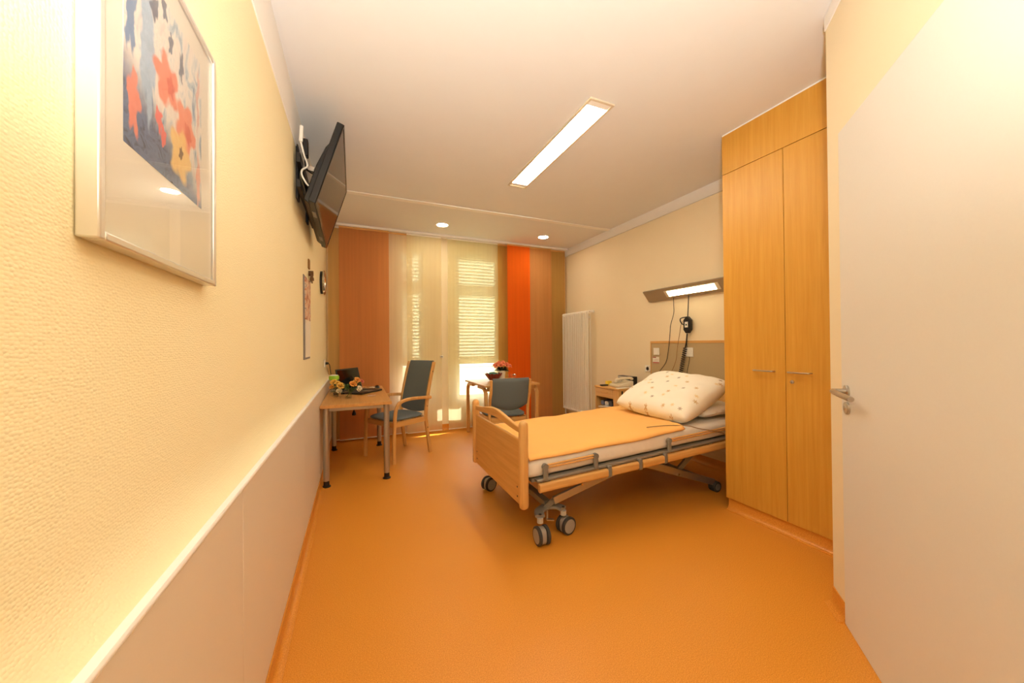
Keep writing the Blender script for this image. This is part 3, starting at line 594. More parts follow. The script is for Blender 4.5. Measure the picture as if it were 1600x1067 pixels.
# ------------------------------------------------------------------ chairs
SEC = rrect(.026, .040, .009)
def mir(P, s): return [(p[0]*s, p[1], p[2]) for p in P]
def chair(name, label, loc, rz, arms, top):
    t = thing(name, label, 'chair', loc, 'blue grey upholstered beech chairs', local=True, rot=(0, 0, rz))
    fxw, rxw = .262, .228
    hi = top > 1
    for s in (-1, 1):
        if arms:
            P = [(fxw, .255, .001), (fxw, .250, .30), (fxw, .235, .52), (fxw, .205, .615), (fxw, .14, .655), (fxw, .03, .668), (fxw*.98, -.12, .662), (fxw*.96, -.27, .650)]
            fl = MB().sweep(crom(mir(P, s), 6), rrect(.030, .036, .010), (0, 1, 0)).build('front_leg', M['beech'], t)
        else:
            P = [(fxw-.02, .235, .001), (fxw-.02, .235, .20), (fxw-.02, .23, .435)]
            MB().sweep(crom(mir(P, s), 4), SEC, (0, 1, 0)).build('front_leg', M['beech'], t)
        tz = top-.015
        P = [(rxw+.004, -.275, .001), (rxw, -.235, .25), (rxw, -.215, .44), (rxw, -.235, .62), (rxw, -.285, .85 if hi else .74), (rxw, -.345 if hi else -.30, tz)]
        MB().sweep(crom(mir(P, s), 6), rrect(.028, .042, .009), (0, 1, 0)).build('rear_leg', M['beech'], t)
        for zz in (.30, .55, .95 if hi else .80):
            yy = {.30: -.23, .55: -.225}.get(zz, -.312 if hi else -.30)
            MB().cyl((s*(rxw+.0135), yy, zz), (s*(rxw+.016), yy, zz), .006, n=10).build('screw_cap', M['dark_rubber'], t)
        MB().bar((s*(fxw-.028), .235, .405), (s*(rxw-.006), -.20, .405), .022, .055).build('side_rail', M['beech_y'], t)
    B(-.235, .235, .222, .244, .378, .432).build('front_rail', M['beech_x'], t, bevel=.003)
    B(-.21, .21, -.222, -.20, .378, .432).build('back_rail', M['beech_x'], t, bevel=.003)
    def seat(u, v):
        a = u*2*math.pi; ca, sa = math.cos(a), math.sin(a); k = .45
        x = .238*math.copysign(abs(ca)**k, ca); y = .02+.245*math.copysign(abs(sa)**k, sa)
        w_ = math.sin(v*math.pi); w_ = abs(w_)**.35; z = .456-.026*math.cos(v*math.pi)
        x *= (1-.06*(y < -.1)); r_ = w_ if 0 < v < 1 else 0
        return (x*r_, .02+(y-.02)*r_, z-.004*(1-r_)*0+(.006 if v > .5 else 0)*(1-r_**2))
    MB().grid(40, 13, seat, True).build('seat', M['upholstery'], t, smooth=60)
    # backrest pad between the posts
    zb, zt = (.50, top) if hi else (.585, top+.005)
    def back(u, v, side):
        z = zb+(zt-zb)*v
        cy = {True: -.205-.155*max(0, (z-.48)/.6)**1.15, False: -.222-.085*max(0, (z-.52)/.37)}[hi]
        xx = (u-.5)*2; low = .06*(1-xx*xx)*(1-v)**2 if not hi else .03*(1-xx*xx)*(1-v)**2
        return (xx*(rxw-.0155), cy-.035*(1-xx*xx)*(.5 if hi else 1)+side*.019*(1-abs(xx)**6*.4)*(1-abs(2*v-1)**8*.7), z-low)
    m = MB(); nu, nv = 15, 17
    A = [back(i/(nu-1), j/(nv-1), 1) for i in range(nu) for j in range(nv)]; Bk = [back(i/(nu-1), j/(nv-1), -1) for i in range(nu) for j in range(nv)]
    off = len(A); fs = []
    for i in range(nu-1):
        for j in range(nv-1):
            a = i*nv+j; fs.append((a, a+nv, a+nv+1, a+1)); fs.append((off+a, off+a+1, off+a+nv+1, off+a+nv))
    for i in range(nu-1):
        for j in (0, nv-1): a = i*nv+j; fs.append((a, a+nv, off+a+nv, off+a))
    for j in range(nv-1):
        for i in (0, nu-1): a = i*nv+j; fs.append((a, a+1, off+a+1, off+a))
    m.add(A+Bk, fs).build('backrest', M['upholstery'], t, smooth=60)
    return t
chair('armchair', 'high-backed beech armchair with blue grey upholstery at the desk', (.445, 4.365, 0), R(121), True, 1.075)
chair('side_chair', 'low-backed beech chair with grey upholstery at the small table', (1.610, 3.99, 0), R(-5), False, .885)

# ------------------------------------------------------------------ small table by the window
tb = thing('side_table', 'small beech table with bentwood legs in front of the windows', 'table', (1.84, 4.65, 0))
TX0, TX1, TY0, TY1, TZ = 1.455, 2.225, 4.205, 5.085, .752
B(TX0, TX1, TY0, TY1, TZ-.024, TZ).build('table_top', M['desk_top'], tb, bevel=.003)
for x in (TX0+.028, TX1-.028):
    for ya, yb in ((TY0+.045, TY0+.32), (TY1-.045, TY1-.32)):
        s = 1 if yb > ya else -1
        P = [(x, ya, .001), (x, ya, .35), (x, ya, .60), (x, ya+s*.02, .665), (x, ya+s*.065, .702), (x, ya+s*.13, .709), (x, yb, .709)]
        MB().sweep(crom(P, 6), rrect(.046, .036, .010), (0, -s, 0)).build('leg', M['beech'], tb)
B(TX0+.05, TX1-.05, TY0+.06, TY0+.08, TZ-.08, TZ-.0245).build('apron', M['beech_x'], tb); B(TX0+.05, TX1-.05, TY1-.08, TY1-.06, TZ-.08, TZ-.0245).build('apron', M['beech_x'], tb)
t = thing('potted_plant', 'white pot of coral pink flowers on the small table', 'plant', (1.955, 4.90, TZ)); c = (1.955, 4.90, TZ)
MB().lathe([(.042, .0005), (.046, .004), (.062, .125), (.064, .13), (.058, .13), (.055, .118), (0, .118)], c, 24).build('pot', M['white'], t)
m = MB(); rnd = random.Random(4)
for k in range(60):
    a = rnd.uniform(0, 6.28); e = rnd.uniform(-.1, 1.0)
    leaf(m, Vector(c)+Vector((.03*math.cos(a), .03*math.sin(a), .125+.02*rnd.random())), (math.cos(a)*math.cos(e), math.sin(a)*math.cos(e), math.sin(e)), rnd.uniform(.06, .10), rnd.uniform(.013, .02))
f = m.build('foliage', M['dark_green'], t, smooth=60); f['kind'] = 'stuff'
for k in range(14):
    a = k*2.4; rr = .125*math.sqrt((k+.4)/14)
    m = MB(); rose(m, Vector(c)+Vector((rr*math.cos(a), rr*math.sin(a), .225+.03*math.cos(rr*12)-.25*rr)), .038, (rr*math.cos(a)*6, rr*math.sin(a)*6-.2, 1), k)
    m.build('blossom', PNK, t, solid=.0008, smooth=60)
t = thing('bowl', 'dark red fluted bowl on the small table before the window', 'bowl', (1.785, 4.79, TZ)); c = (1.785, 4.79, TZ)
def bowl(u, v):
    a = u*2*math.pi; w_ = v; ins = v > .5; k = (v*2 if not ins else 2-v*2); r_ = (.05+.075*k**.8)*(1+.05*math.cos(a*12)*k)-(.006 if ins else 0)
    return (c[0]+r_*math.cos(a), c[1]+r_*math.sin(a), c[2]+.001+.10*k+(.006 if ins and k < .9 else 0)+.006*math.cos(a*12)*(k > .95))
m = MB().grid(72, 13, bowl, True)
m.lathe([(0, .001), (.05, .001)], c, 72); m.lathe([(0, .007), (.046, .007)], c, 24)
m.build('shell', plain('dark_red_glaze', (120, 40, 36), .35, var=.2), t)
def lump(u, v):
    a = u*2*math.pi; r_ = .075*math.sin(v*math.pi); q = noise.noise((math.cos(a)*r_*40, math.sin(a)*r_*40, v*5))
    return (c[0]+r_*math.cos(a), c[1]+r_*math.sin(a), c[2]+.085+.035*math.cos(v*math.pi)*(1 if v < .5 else .6)+.016*q)
o = MB().grid(24, 12, lump, True).build('crumpled_napkin', plain('teal_paper', (86, 130, 120), .7, var=.2, scale=60)); tag(o, 'crumpled teal paper lying in the dark red bowl', 'paper')
for k, (x, y, h_) in enumerate(((2.055, 4.83, .085), (2.115, 4.80, .062))):
    t = thing('drinking_glass' if k == 0 else 'salt_shaker', ['small clear glass beside the flower pot on the table', 'short clear shaker with bright cap on the small table'][k], ['glass', 'shaker'][k], (x, y, TZ))
    MB().lathe([(.020, .0005), (.024, h_), (.0225, h_), (.0185, .006), (0, .006)], (x, y, TZ), 18).build('glass_body', M['clear'], t)
    MB().lathe([(.0245, h_+.0005), (.0245, h_+.014), (.018, h_+.02), (0, h_+.02)] if k else [(.0185, .0065), (.021, h_*.6), (0, h_*.6)], (x, y, TZ), 18).build('cap' if k else 'water', M['chrome'] if k else M['clear'], t)

# ------------------------------------------------------------------ radiator
rd = thing('radiator', 'tall cream column radiator on the wall in the far right corner', 'radiator', (3.28, 4.89, .15))
RY0, RY1, RZ0, RZ1, NC = 4.50, 5.235, .17, 1.775, 14
for k in range(NC):
    y = RY0+.023+(RY1-RY0-.046)*k/(NC-1); P = []
    m = MB()
    for x, r_ in ((3.206, .0105), (3.262, .005)): m.cyl((x, y, RZ0+.03), (x, y, RZ1-.03), r_, n=10)
    for z in (RZ0+.03, RZ1-.03): m.lathe([(.0, -.019), (.016, -.019), (.0205, -.012), (.0205, .012), (.016, .019), (0, .019)], (3.235, y, z), 12, axis='Y', M=Matrix.Translation((3.235, y, z)) @ Matrix.Diagonal((1.9, 1, 1.3, 1)) @ Matrix.Translation((-3.235, -y, -z)))
    m.build('column', M['radiator'], rd, smooth=45)
for z in (RZ0+.06, RZ1-.1):
    for y in (4.62, 5.11): B(3.27, XR-.001, y-.012, y+.012, z-.015, z+.015).build('bracket', M['radiator'], rd)
MB().cyl((3.235, RY0+.004, RZ1-.03), (3.235, RY0-.03, RZ1-.03), .011, n=12).build('valve', M['chrome'], rd)
MB().lathe([(.017, 0), (.021, -.02), (.021, -.06), (.016, -.07), (0, -.07)], (3.235, RY0-.028, RZ1-.03), 16, axis='Y').build('thermostat_head', M['white'], rd)
for y in (RY0+.03, RY1-.03): MB().tube(crom([(3.235, y, RZ0+.02), (3.235, y, .10), (3.26, y, .075), (XR-.001, y, .07)], 6), .009).build('pipe', M['radiator'], rd)

# ------------------------------------------------------------------ nightstand and things on it
ns = thing('nightstand', 'beech bedside cabinet with drawer and open shelf by the radiator', 'nightstand', (3.03, 3.57, 0))
nx0, nx1, ny0, ny1, nz = 2.80, 3.24, 3.345, 3.795, .735
B(nx0-.008, nx1, ny0-.008, ny1+.006, nz-.022, nz).build('top', M['beech_y'], ns, bevel=.003)
for a, b in ((ny0, ny0+.10), (ny1-.019, ny1)): B(nx0+.002, nx1-.01, a, b, .10, nz-.0225).build('side_panel', M['beech'], ns, bevel=.001)
B(nx1-.03, nx1-.011, ny0+.101, ny1-.02, .10, nz-.0225).build('back_panel', M['beech'], ns)
for z in (.10, .44): B(nx0+.002, nx1-.031, ny0+.101, ny1-.02, z, z+.018).build('shelf', M['beech_y'], ns)
d = B(nx0, nx0+.019, ny0+.103, ny1-.021, .605, nz-.026).build('drawer', M['beech_y'], ns, bevel=.0015)
MB().tube(crom([(nx0, 3.66, .665), (nx0-.016, 3.65, .663), (nx0-.02, 3.60, .660), (nx0-.016, 3.55, .663), (nx0, 3.54, .665)], 5), .005).build('handle', M['beech_y'], d)
B(nx0, nx0+.019, ny0+.103, ny1-.021, .12, .435).build('door', M['beech'], ns, bevel=.0015)
B(nx0+.04, nx0+.06, ny0-.0015, ny0+.0005, .12, nz-.03).build('side_groove', M['black'], ns)
for x in (nx0+.05, nx1-.07):
    for y in (ny0+.05, ny1-.05):
        MB().cyl((x, y, .06), (x, y, .0998), .012, n=10).build('caster_stem', M['grey_metal'], ns); MB().cyl((x, y-.018, .035), (x, y+.018, .035), .034, n=20).build('caster_wheel', M['dark_rubber'], ns)
# shelf contents
o = MB().grid(6, 6, lambda u, v: (nx0+.02+.22*u, 3.47+.29*v, 0.476+.010*math.sin(v*4)+.004*u)).build('newspaper', M['paper'], solid=.012); tag(o, 'folded white newspaper on the nightstand shelf', 'newspaper')
for k, (y, c_, lb) in enumerate(((3.70, (110, 120, 150), 'bluish plastic packet at the shelf end of the nightstand'), (3.62, (206, 204, 200), 'pale grey packet lying on the newspaper'), (3.54, (70, 74, 84), 'dark packet on the nightstand shelf beside the pillow'))):
    t = MB().sweep(crom([(nx0+.04, y, .524), (nx0+.10, y, .526), (nx0+.17, y, .524)], 4), rrect(.062, .055, .018)).build('packet', plain('packet_%d' % k, c_, .35, var=.5, scale=50)); tag(t, lb, 'packet', 'packets on the nightstand shelf')
# phone
ph = thing('telephone', 'cream desk telephone with handset on the nightstand', 'telephone', (2.985, 3.52, nz), local=True, rot=(0, 0, R(78)))
MB().prism([(-.11, .001), (.11, .001), (.11, .03), (-.11, .075)], 'X', -.10, .10).build('base', M['phone'] if 'phone' in M else M.setdefault('phone', plain('cream_phone_plastic', (226, 214, 188), .4, var=.02)), ph, bevel=.008)
hm = MB().sweep(crom([(-.065, .105, .072), (-.065, .085, .095), (-.065, .0, .106), (-.065, -.085, .108), (-.065, -.11, .092)], 6), rrect(.046, .028, .010), (0, 0, 1)).build('handset', M['phone'], ph)
for i in range(3):
    for j in range(4): B(.0+i*.028, .0+i*.028+.020, -.03+j*.028, -.03+j*.028+.018, .045-.0*j, .062-.2045*(.02+j*.028)+.012).build('key', M['light_plastic'], ph, bevel=.002)
t = thing('clock_radio', 'dark clock radio behind the telephone against the wall', 'radio', (3.17, 3.66, nz))
B(3.13, 3.215, 3.49, 3.755, nz+.0005, nz+.115).build('case', M['black'], t, bevel=.006); B(3.128, 3.1302, 3.50, 3.745, nz+.09, nz+.108).build('trim_strip', M['light_plastic'], t)
B(3.128, 3.1302, 3.735, 3.75, nz+.01, nz+.088).build('end_trim', M['steel'], t)
o = B(2.80, 2.90, 3.655, 3.70, nz+.0005, nz+.018).build('remote_control', M['black'], bevel=.004); tag(o, 'black remote control at the nightstand edge', 'remote')
o = B(2.80, 2.96, 3.345, 3.40, nz+.0005, nz+.006).build('booklet', M['paper'], bevel=.001); tag(o, 'thin white booklet on the nightstand front corner', 'booklet')
o = B(2.94, 3.0, 3.715, 3.77, nz+.0005, nz+.05).build('note_block', plain('yellow_paper', (250, 216, 70), .7), bevel=.002); tag(o, 'yellow note block on the nightstand', 'note block')
o = MB().tube(crom([(3.02, 3.42, nz+.02), (2.98, 3.36, nz+.012), (2.95, 3.325, nz-.01), (2.93, 3.318, nz-.10), (2.95, 3.316, nz-.2), (2.99, 3.312, .3)], 8), .005).build('phone_cord', M['light_plastic'])
o.parent = ph; o.matrix_parent_inverse = (Matrix.Translation(ph.location) @ ph.rotation_euler.to_matrix().to_4x4()).inverted()

# ------------------------------------------------------------------ bed head wall: panel, lamp, call unit
hp = thing('head_wall_panel', 'olive beige wall panel with wooden edge behind the bed head', 'wall panel', (XR, 2.7, .6))
B(XR-.022, XR-.001, 1.95, 3.35, .45, 1.262).build('board', M['head_panel'], hp, bevel=.001)
B(XR-.026, XR-.001, 1.95, 3.35, 1.2625, 1.290).build('top_edge', M['beech_y'], hp, bevel=.003)
B(XR-.026, XR-.001, 3.3505, 3.362, .45, 1.290).build('side_edge', M['beech'], hp, bevel=.002)
for y, z, s_, lb in ((3.262, 1.165, .085, 'white light switch at the left of the head panel'), (2.80, 1.165, .1, 'white double socket on the head panel behind the coiled cord')):
    t = thing('wall_switch', lb, 'switch', (XR-.022, y, z), 'switches on the head panel'); B(XR-.033, XR-.0221, y-s_/2, y+s_/2, z-s_/2, z+s_/2).build('plate', M['white'], t, bevel=.003); B(XR-.037, XR-.0331, y-s_*.34, y+s_*.34, z-s_*.34, z+s_*.34).build('rocker', M['white'], t, bevel=.002)
t = thing('notice_label', 'small white notice with red edges on the head panel', 'label', (XR-.022, 3.27, 1.065))
B(XR-.0235, XR-.0221, 3.225, 3.325, 1.025, 1.10).build('card', M['paper'], t); RD = plain('red_print', (170, 40, 36), .6)
B(XR-.0242, XR-.0236, 3.225, 3.325, 1.026, 1.036).build('red_band', RD, t); B(XR-.0242, XR-.0236, 3.272, 3.324, 1.089, 1.099).build('red_band', RD, t)
for k in range(3): B(XR-.0240, XR-.0236, 3.24, 3.312-.01*k, 1.047+.012*k, 1.050+.012*k).build('print_line', plain('grey_print_%d' % k, (190, 160, 140), .7), t)
t = thing('wall_outlet', 'white socket low on the wall beside the head panel', 'socket', (XR, 3.42, .95)); B(XR-.012, XR-.001, 3.385, 3.465, .91, .99).build('plate', M['white'], t, bevel=.003)
MB().lathe([(.021, -.0122), (.025, -.016), (.027, -.0122)], (XR, 3.425, .95), 20, axis='X').build('socket_ring', M['light_plastic'], t)
hl = thing('bed_head_lamp', 'long slanted grey wall lamp glowing above the bed head', 'lamp', (XR, 2.75, 1.8))
BODY = plain('grey_beige_lamp_metal', (166, 150, 124), .45, .2, var=.02)
prof = [(XR-.001, 1.90), (XR-.11, 1.895), (XR-.128, 1.885), (XR-.03, 1.768), (XR-.001, 1.768)]
MB().prism(prof, 'Y', 2.16, 3.375).build('housing', BODY, hl, bevel=.003)
a, b = Vector((XR-.119, 0, 1.872)), Vector((XR-.039, 0, 1.776)); nn = Vector((-(1.872-1.776), 0, -.08)).normalized()
def slab(y0_, y1_, t0, t1, d0, d1, nm, mat):
    p = [a.lerp(b, t0)+nn*d0, a.lerp(b, t1)+nn*d0, a.lerp(b, t1)+nn*d1, a.lerp(b, t0)+nn*d1]
    return MB().prism([(q.x, q.z) for q in p], 'Y', y0_, y1_).build(nm, mat, hl)
slab(2.40, 3.07, .16, .84, -.002, .003, 'lamp_frame', M['alu_warm']); slab(2.44, 3.03, .22, .78, .0031, .0045, 'diffuser', M['head_on'])
def cord(name, label, pts, r, cat='cord', n=8):
    o = MB().tube(crom(pts, n), r, 8).build(name, M['brown_cord'] if name in ('bed_cable', 'bell_cord') else M['black']); tag(o, label, cat); return o
x = XR-.055
cord('lamp_cord', 'thin dark cord running from the lamp down behind the pillow, leftmost', [(x, 2.975, 1.775), (x, 2.975, 1.70), (x, 2.975, 1.60), (x, 3.02, 1.47), (x, 3.03, 1.38), (x+.01, 3.06, 1.22), (x+.01, 3.10, 1.05), (x, 3.19, .93), (x, 3.205, .86), (x-.02, 3.27, .80), (x-.05, 3.36, .765), (x-.06, 3.40, .752)], .0035)
cord('bell_cord', 'thin brown cord curving from the call unit down to the pillow, middle', [(x, 2.86, 1.50), (x, 2.88, 1.46), (x, 2.90, 1.36), (x, 2.93, 1.22), (x, 2.95, 1.08), (x, 3.01, .95), (x, 3.09, .84), (x, 3.10, .78)], .0032)
cu = thing('call_unit', 'black patient call handset hanging on a cord from the lamp', 'call unit', (x, 2.80, 1.45))
MB().cyl((x, 2.79, 1.545), (x, 2.775, 1.775), .005, n=8).build('hanging_cord', M['black'], cu)
hexp = [(2.79+p*.058, 1.455+q) for p, q in ((-.55, .10), (.0, .115), (.55, .10), (1, .065), (1, -.055), (.45, -.095), (-.45, -.095), (-1, -.055), (-1, .065))]
hexp = [(2.79+p*.047, 1.455+q*.95) for p, q in ((-.2, .10), (.2, .10), (.95, .06), (.95, -.05), (.35, -.09), (-.35, -.09), (-.95, -.05), (-.95, .06))]
MB().prism(hexp, 'X', x-.02, x+.02).build('body', M['black'], cu, bevel=.006)
B(x-.0225, x-.0201, 2.772, 2.812, 1.432, 1.492).build('button_plate', M['white'], cu, bevel=.003)
MB().lathe([(0, -.025), (.009, -.025), (.010, -.0226)], (x, 2.792, 1.46), 14, axis='X').build('button', plain('green_button', (40, 90, 60), .4), cu)
MB().tube(crom([(x, 2.80, 1.545), (x, 2.88, 1.535), (x, 2.885, 1.50), (x, 2.85, 1.465), (x, 2.82, 1.485)], 4), .006).build('hook', M['black'], cu)
MB().tube([(x, 2.80, 1.365), (x, 2.81, 1.28), (x, 2.825, 1.215)], .007, 8).build('strain_relief', M['black'], cu)
hx_ = [];  turns = 18
for i in range(turns*9+1):
    s = i/(turns*9); cc = Vector((x, 2.825, 1.215)).lerp(Vector((x, 2.925, .80)), s); an = i/9*2*math.pi
    hx_.append(cc+Vector((math.cos(an)*.018, math.sin(an)*.020, 0)))
o = MB().tube(hx_, .0046, 6).build('coiled_cord', M['black']); tag(o, 'black coiled cord hanging below the call unit to the pillow', 'cord')
cord('pull_cord', 'thin dark straight cord beside the coiled one', [(x+.026, 2.825, 1.38), (x+.027, 2.83, 1.25), (x+.029, 2.80, 1.1), (x+.029, 2.83, .95), (x+.029, 2.84, .78)], .0025)

# ------------------------------------------------------------------ hospital bed
BX0, BX1, BY0, BY1 = .95, 3.10, 2.02, 2.985
def sl(X, z): return z+.042*(X-1.04)
bd = thing('hospital_bed', 'height-adjustable hospital bed with beech footboard and grey casters', 'bed', (2.0, 2.5, 0))
for y in (BY0+.005, BY1+.005):
    MB().lathe([(0, .247), (.018, .247), (.027, .254), (.030, .268), (.030, .762), (.027, .778), (.016, .789), (0, .792)], (BX0, y, 0), 20).build('footboard_post', M['beech'], bd)
fb = B(BX0-.012, BX0+.012, BY0+.03, BY1-.02, .255, .666).build('footboard_panel', M['beech_y'], bd, bevel=.005)
for y in (BY0+.075, BY1-.06):
    for z in (.30, .36): MB().cyl((BX0-.0122, y, z), (BX0-.014, y, z), .006, n=10).build('bolt', M['dark_rubber'], fb)
n_ = 28; tp_, bt_ = [], []
for i in range(n_+1):
    y = BY0+.028+(BY1-BY0-.048)*i/n_; w_ = .5-.5*math.cos(2*math.pi*i/n_)
    tp_.append((y, .746+.046*w_)); bt_.append((y, .708+.023*w_))
MB().prism(tp_+bt_[::-1], 'X', BX0-.013, BX0+.013).build('footboard_rail', M['beech_y'], bd, bevel=.007, seg=3)
# head board
for y in (BY0+.02, BY1): MB().lathe([(0, .25), (.028, .254), (.030, .268), (.030, .79), (.016, .805), (0, .808)], (BX1+.04, y, 0), 16).build('headboard_post', M['beech'], bd)
B(BX1+.028, BX1+.052, BY0+.05, BY1-.03, .30, .795).build('headboard_panel', M['beech_y'], bd, bevel=.005)
# lying frame
def slope_box(x0, x1, y0_, y1_, z0, z1, nm, mat, bev=.004):
    v = [(X, y_, sl(X, z)) for X in (x0, x1) for y_ in (y0_, y1_) for z in (z0, z1)]
    return MB().add(v, [(0, 1, 3, 2), (4, 6, 7, 5), (0, 4, 5, 1), (2, 3, 7, 6), (0, 2, 6, 4), (1, 5, 7, 3)]).build(nm, mat, bd, bevel=bev)
for yo, sg in ((BY0-.025, 1), (BY1+.025, -1)):
    for a, b in ((1.04, 1.565), (1.598, 1.832), (1.868, 2.075), (2.108, 3.02)):
        P = [(a, yo, sl(a, .367)), (b, yo, sl(b, .367))]
        MB().sweep(P, rrect(.034, .056, .014, 4), (0, 0, 1)).build('side_rail', M['beech_x'], bd, bevel=.003)
    for a, b in ((1.566, 1.597), (1.833, 1.867), (2.076, 2.107)): slope_box(a, b, min(yo-.014*sg, yo+.03*sg), max(yo-.014*sg, yo+.03*sg), .333, .412, 'rail_joint', M['grey_plastic'], .006)
    slope_box(1.035, 3.05, min(yo+.008*sg, yo+.055*sg), max(yo+.008*sg, yo+.055*sg), .398, .416, 'frame_profile', M['grey_metal'], .004)
    for a, b in ((1.09, 1.475), (2.14, 2.86)):
        for X in (a, b):
            P = [(X+.004, yo+.006*sg, sl(X, .412)), (X, yo+.004*sg, sl(X, .45)), (X-.002, yo+.004*sg, sl(X, .492))]
            MB().sweep(P, rrect(.020, .034, .008), (1, 0, 0)).cyl((X-.002, yo-.007*sg, sl(X, .493)), (X-.002, yo+.015*sg, sl(X, .493)), .0195, n=18).build('grip_bracket', M['grey_plastic'], bd)
        for dz in (.486, .502): MB().cyl((a+.017, yo+.004*sg, sl(a, dz)), (b-.019, yo+.004*sg, sl(b, dz)), .0062, n=10).build('grip_rod', M['beech_x'], bd)
slope_box(1.02, 3.06, BY0+.035, BY1-.03, .385, .409, 'mattress_base', M['grey_metal'])
for X in (1.12, 1.60, 2.1, 2.6): slope_box(X, X+.04, BY0+.035, BY1-.03, .335, .384, 'cross_member', M['grey_metal'])
slope_box(1.75, 2.05, BY0+.30, BY0+.62, .26, .334, 'drive_box', M['grey_plastic'], .01)
# scissor undercarriage
for y, yi in ((BY0+.075, 1), (BY1-.075, -1)):
    MB().bar((1.20, y, .225), (1.95, y, sl(1.95, .365)), .022, .050).build('scissor_arm', M['alu'], bd, bevel=.003)
    MB().bar((2.775, y+.03*yi, .085), (1.92, y+.03*yi, sl(1.92, .345)), .022, .052).build('scissor_arm', M['alu'], bd, bevel=.003)
    MB().bar((2.36, y+.055*yi, .21), (2.62, y+.055*yi, sl(2.62, .33)), .02, .045).build('link_arm', M['grey_metal'], bd, bevel=.002)
    for X, z in ((1.42, .30), (2.36, .215)): MB().cyl((X, y-.016*yi+(.03*yi if X > 2 else 0), z), (X, y-.012*yi+(.03*yi if X > 2 else 0), z), .009, n=12).build('pivot_bolt', M['chrome'], bd)
    # head roller
    w_ = MB().cyl((2.795, y+.005*yi, .0465), (2.795, y+.065*yi, .0465), .045, n=24).build('roller', M['dark_rubber'], bd, bevel=.005)
    MB().cyl((2.795, y+.002*yi, .0465), (2.795, y+.005*yi, .0465), .028, n=20).build('roller_hub', M['grey_plastic'], w_)
    # curved yoke with two twin casters
    yk = y-.052*yi
    cs = [(1.072, yk-.0*yi), (1.262, yk+.03*yi)]
    P = [Vector((cs[0][0], cs[0][1], .168)), Vector((1.095, yk+.055*yi, .172)), Vector((1.165, yk+.09*yi, .175)), Vector((1.235, yk+.075*yi, .172)), Vector((cs[1][0], cs[1][1], .168))]
    MB().sweep(crom(P, 6), rrect(.062, .020, .006), (0, 0, 1)).build('yoke', M['grey_metal'], bd)
    MB().bar((1.165, yk+.09*yi, .175), (1.20, y, .225), .05, .03).build('yoke_post', M['grey_metal'], bd)
    MB().cyl((1.165, yk+.075*yi, .165), (1.165, yk+.075*yi, .105), .006, n=8).build('brake_rod', M['steel'], bd); 
    MB().bar((1.15, yk+.06*yi, .105), (1.20, yk+.05*yi, .098), .022, .008).build('brake_pedal', M['steel'], bd)
    for q, (cx, cy_) in enumerate(cs):
        MB().cyl((cx, cy_, .128), (cx, cy_, .158), .020, n=16).build('caster_stem', M['light_plastic'], bd)
        MB().cyl((cx, cy_, .1785), (cx, cy_, .1815), .010, n=12).build('caster_nut', M['dark_rubber'], bd)
        ang = R(58 if q == 0 else 12) * (1 if yi > 0 else -1)
        ax = Vector((-math.sin(ang), math.cos(ang), 0)) if q else Vector((math.cos(R(-2)), math.sin(R(-2)), 0))
        if yi < 0 and not q: ax = Vector((.35, -.937, 0))
        fd = Vector((-ax.y, ax.x, 0)); off = fd*(-.022)
        cc = Vector((cx, cy_, .0588))+off
        body = MB().sweep([cc-ax*.016, cc+ax*.016], rrect(.085, .10, .03), (0, 0, 1)).build('caster_fork', M['wheel'], bd, bevel=.004)
        for s in (-1, 1):
            wh = MB().sweep([cc+ax*s*.018, cc+ax*s*.021, cc+ax*s*.036, cc+ax*s*.039], circ(1, 32), scale=[.054, .058, .058, .054]).build('caster_wheel', M['dark_rubber'], bd)
            MB().sweep([cc+ax*s*.0392, cc+ax*s*.0405, cc+ax*s*.0425], circ(1, 28), scale=[.045, .045, .028]).build('wheel_cover', M['wheel'], wh)
B(1.155, 1.205, BY0+.12, BY1-.12, .170, .210).build('axle_beam', M['grey_metal'], bd, bevel=.004)
B(2.60, 2.65, BY0+.12, BY1-.12, .12, .155).build('axle_beam', M['grey_metal'], bd, bevel=.004)

# mattress
def soft_slab(x0, x1, y0_, y1_, z0, z1, nx=60, ny=28, wr=.004, seed=0):
    m = MB()
    def sec(u, v):
        X = x0+(x1-x0)*u
        per = rrect(y1_-y0_, z1-z0, .045, 5)
        i = int(round(v*len(per))) % len(per); py, pz = per[i]
        e = min(u, 1-u)*(x1-x0); sh = 1-.04*max(0, 1-e/.03)
        q = noise.noise((X*6, py*7, pz*20+seed))*wr
        return (X, (y0_+y1_)/2+py*sh+q*.6*(1 if py > 0 else -1), sl(X, (z0+z1)/2+pz*sh+q))
    L_ = len(rrect(1, 1, .1, 5)); nu = nx
    v = [sec(i/(nu-1), j/L_) for i in range(nu) for j in range(L_)]
    fs = [(i*L_+j, i*L_+(j+1) % L_, (i+1)*L_+(j+1) % L_, (i+1)*L_+j) for i in range(nu-1) for j in range(L_)]
    fs += [tuple(reversed(range(L_))), tuple((nu-1)*L_+j for j in range(L_))]
    return m.add(v, fs)
mx = thing('mattress', 'white sheeted mattress lying on the hospital bed', 'mattress', (2.0, 2.5, .42))
soft_slab(BX0+.03, BX1+.005, BY0+.002, BY1-.002, .4195, .548).build('sheet_cover', M['sheet'], mx, smooth=60)
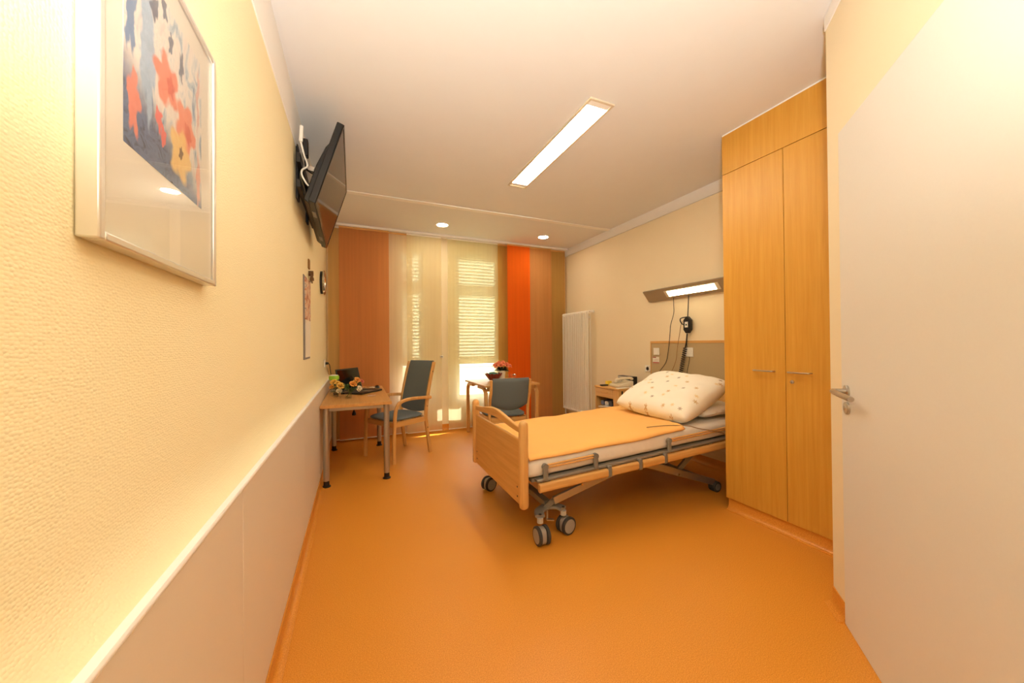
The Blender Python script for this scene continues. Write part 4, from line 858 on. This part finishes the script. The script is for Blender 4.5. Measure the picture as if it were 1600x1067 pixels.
# blanket
def blk(u, v):
    Y = BY0-.008+(BY1-BY0+.016)*v
    xe = 2.27+.26*min(1, v*2.2)-.02*math.sin(v*9)
    if v < .12: xe += .05*(1-v/.12)
    X = BX0+.036+(xe-BX0-.036)*u
    e = min(v, 1-v)*(BY1-BY0); drop = max(0, (.05-e)/.05)**2*.022
    q = .010*noise.noise((X*2.5, Y*3, 0))+.004*noise.noise((X*9, Y*9, 3))
    far = .012*max(0, v-.85)/.15*math.sin(X*14)
    return (X, Y, sl(X, .562)+q-drop+far*.4+(.012*math.exp(-((1-u)/.02)**2)*(1+math.sin(v*15))*.5))
o = MB().grid(90, 50, blk).build('blanket', M['blanket'], smooth=60, solid=.008); tag(o, 'apricot orange blanket spread over the hospital bed', 'blanket')
# pillows
def pil_mat():
    n = NT('star_print_cotton'); v = n.coord()
    def spots(scale, th, c, base, off):
        vm = n.new('ShaderNodeVectorMath', operation='ADD'); n.link(v, vm.inputs[0]); vm.inputs[1].default_value = off
        vo = n.new('ShaderNodeTexVoronoi', voronoi_dimensions='2D', feature='F1'); vo.inputs['Scale'].default_value = scale; vo.inputs['Randomness'].default_value = .7; n.link(vm.outputs[0], vo.inputs['Vector'])
        dv = n.new('ShaderNodeVectorMath', operation='SUBTRACT'); sc_ = n.new('ShaderNodeVectorMath', operation='SCALE'); n.link(vm.outputs[0], dv.inputs[0]); n.link(vo.outputs['Position'], dv.inputs[1])
        sp = n.new('ShaderNodeSeparateXYZ'); n.link(dv.outputs[0], sp.inputs[0])
        an = n.math('ARCTAN2', sp.outputs[1], sp.outputs[0]); st = n.math('POWER', n.math('ABSOLUTE', n.math('COSINE', n.math('MULTIPLY', an, 3.0))), 2.0)
        rr = n.math('MULTIPLY_ADD', st, th*.75, th*.25)
        dist = n.math('SQRT', n.math('ADD', n.math('POWER', sp.outputs[0], 2.0), n.math('POWER', sp.outputs[1], 2.0)))
        mk = n.math('LESS_THAN', dist, rr); return n.mix(n.math('MULTIPLY', mk, .85), base, lin(c))
    c = spots(5.5, .019, (206, 164, 92), lin((250, 242, 226)), (0, 0, 0)); c = spots(4.2, .018, (140, 118, 98), c, (.37, .11, 0)); c = spots(5, .018, (236, 206, 140), c, (.1, .55, 0))
    n.col(c); n.set(Roughness=.8); n.bump(n.noise(v, 9, 3), .3, .012); return n.m
def pillow(name, label, mat, loc, rot, a, b, h, seed):
    def fn(u, v, s):
        x, y = (u-.5)*2, (v-.5)*2
        pin = 1-.05*(1-x*x)*abs(y)**3; pin2 = 1-.05*(1-y*y)*abs(x)**3; rc = 1-.07*(x*x*y*y)**2; pin *= rc; pin2 *= rc
        t = max(0, (1-abs(x)**3.4))**.5*max(0, (1-abs(y)**3.4))**.5
        q = noise.noise((x*2+seed, y*2, s*3))*.18+noise.noise((x*5+seed, y*5, s*5))*.07
        return (x*a*pin2, y*b*pin, s*h*t*(1+q))
    t = thing(name, label, 'pillow', loc, local=True, rot=rot)
    m = MB(); n_ = 34
    for s in (1, -1): m.grid(n_, n_, lambda u, v, s=s: fn(u, v, s))
    m.build('pillowcase', mat, t, smooth=80)
    return t
pillow('pillow', 'plump white pillow with small star print on the bed', pil_mat(), (2.625, 2.435, .800), (R(3), R(-23), R(4)), .345, .40, .115, 1)
pillow('pillow', 'flat white pillow tucked under the star print pillow', M['sheet'], (2.84, 2.40, .688), (0, R(-3), 0), .24, .36, .052, 5)
cord('bed_cable', 'thin brown cable lying over the mattress edge near the pillow', [(2.04, 2.12, sl(2.04, .580)), (2.2, 2.08, sl(2.2, .580)), (2.36, 2.03, sl(2.36, .566)), (2.46, 2.008, sl(2.46, .535)), (2.60, 1.985, sl(2.6, .50)), (2.70, 1.972, sl(2.7, .47))], .0035)
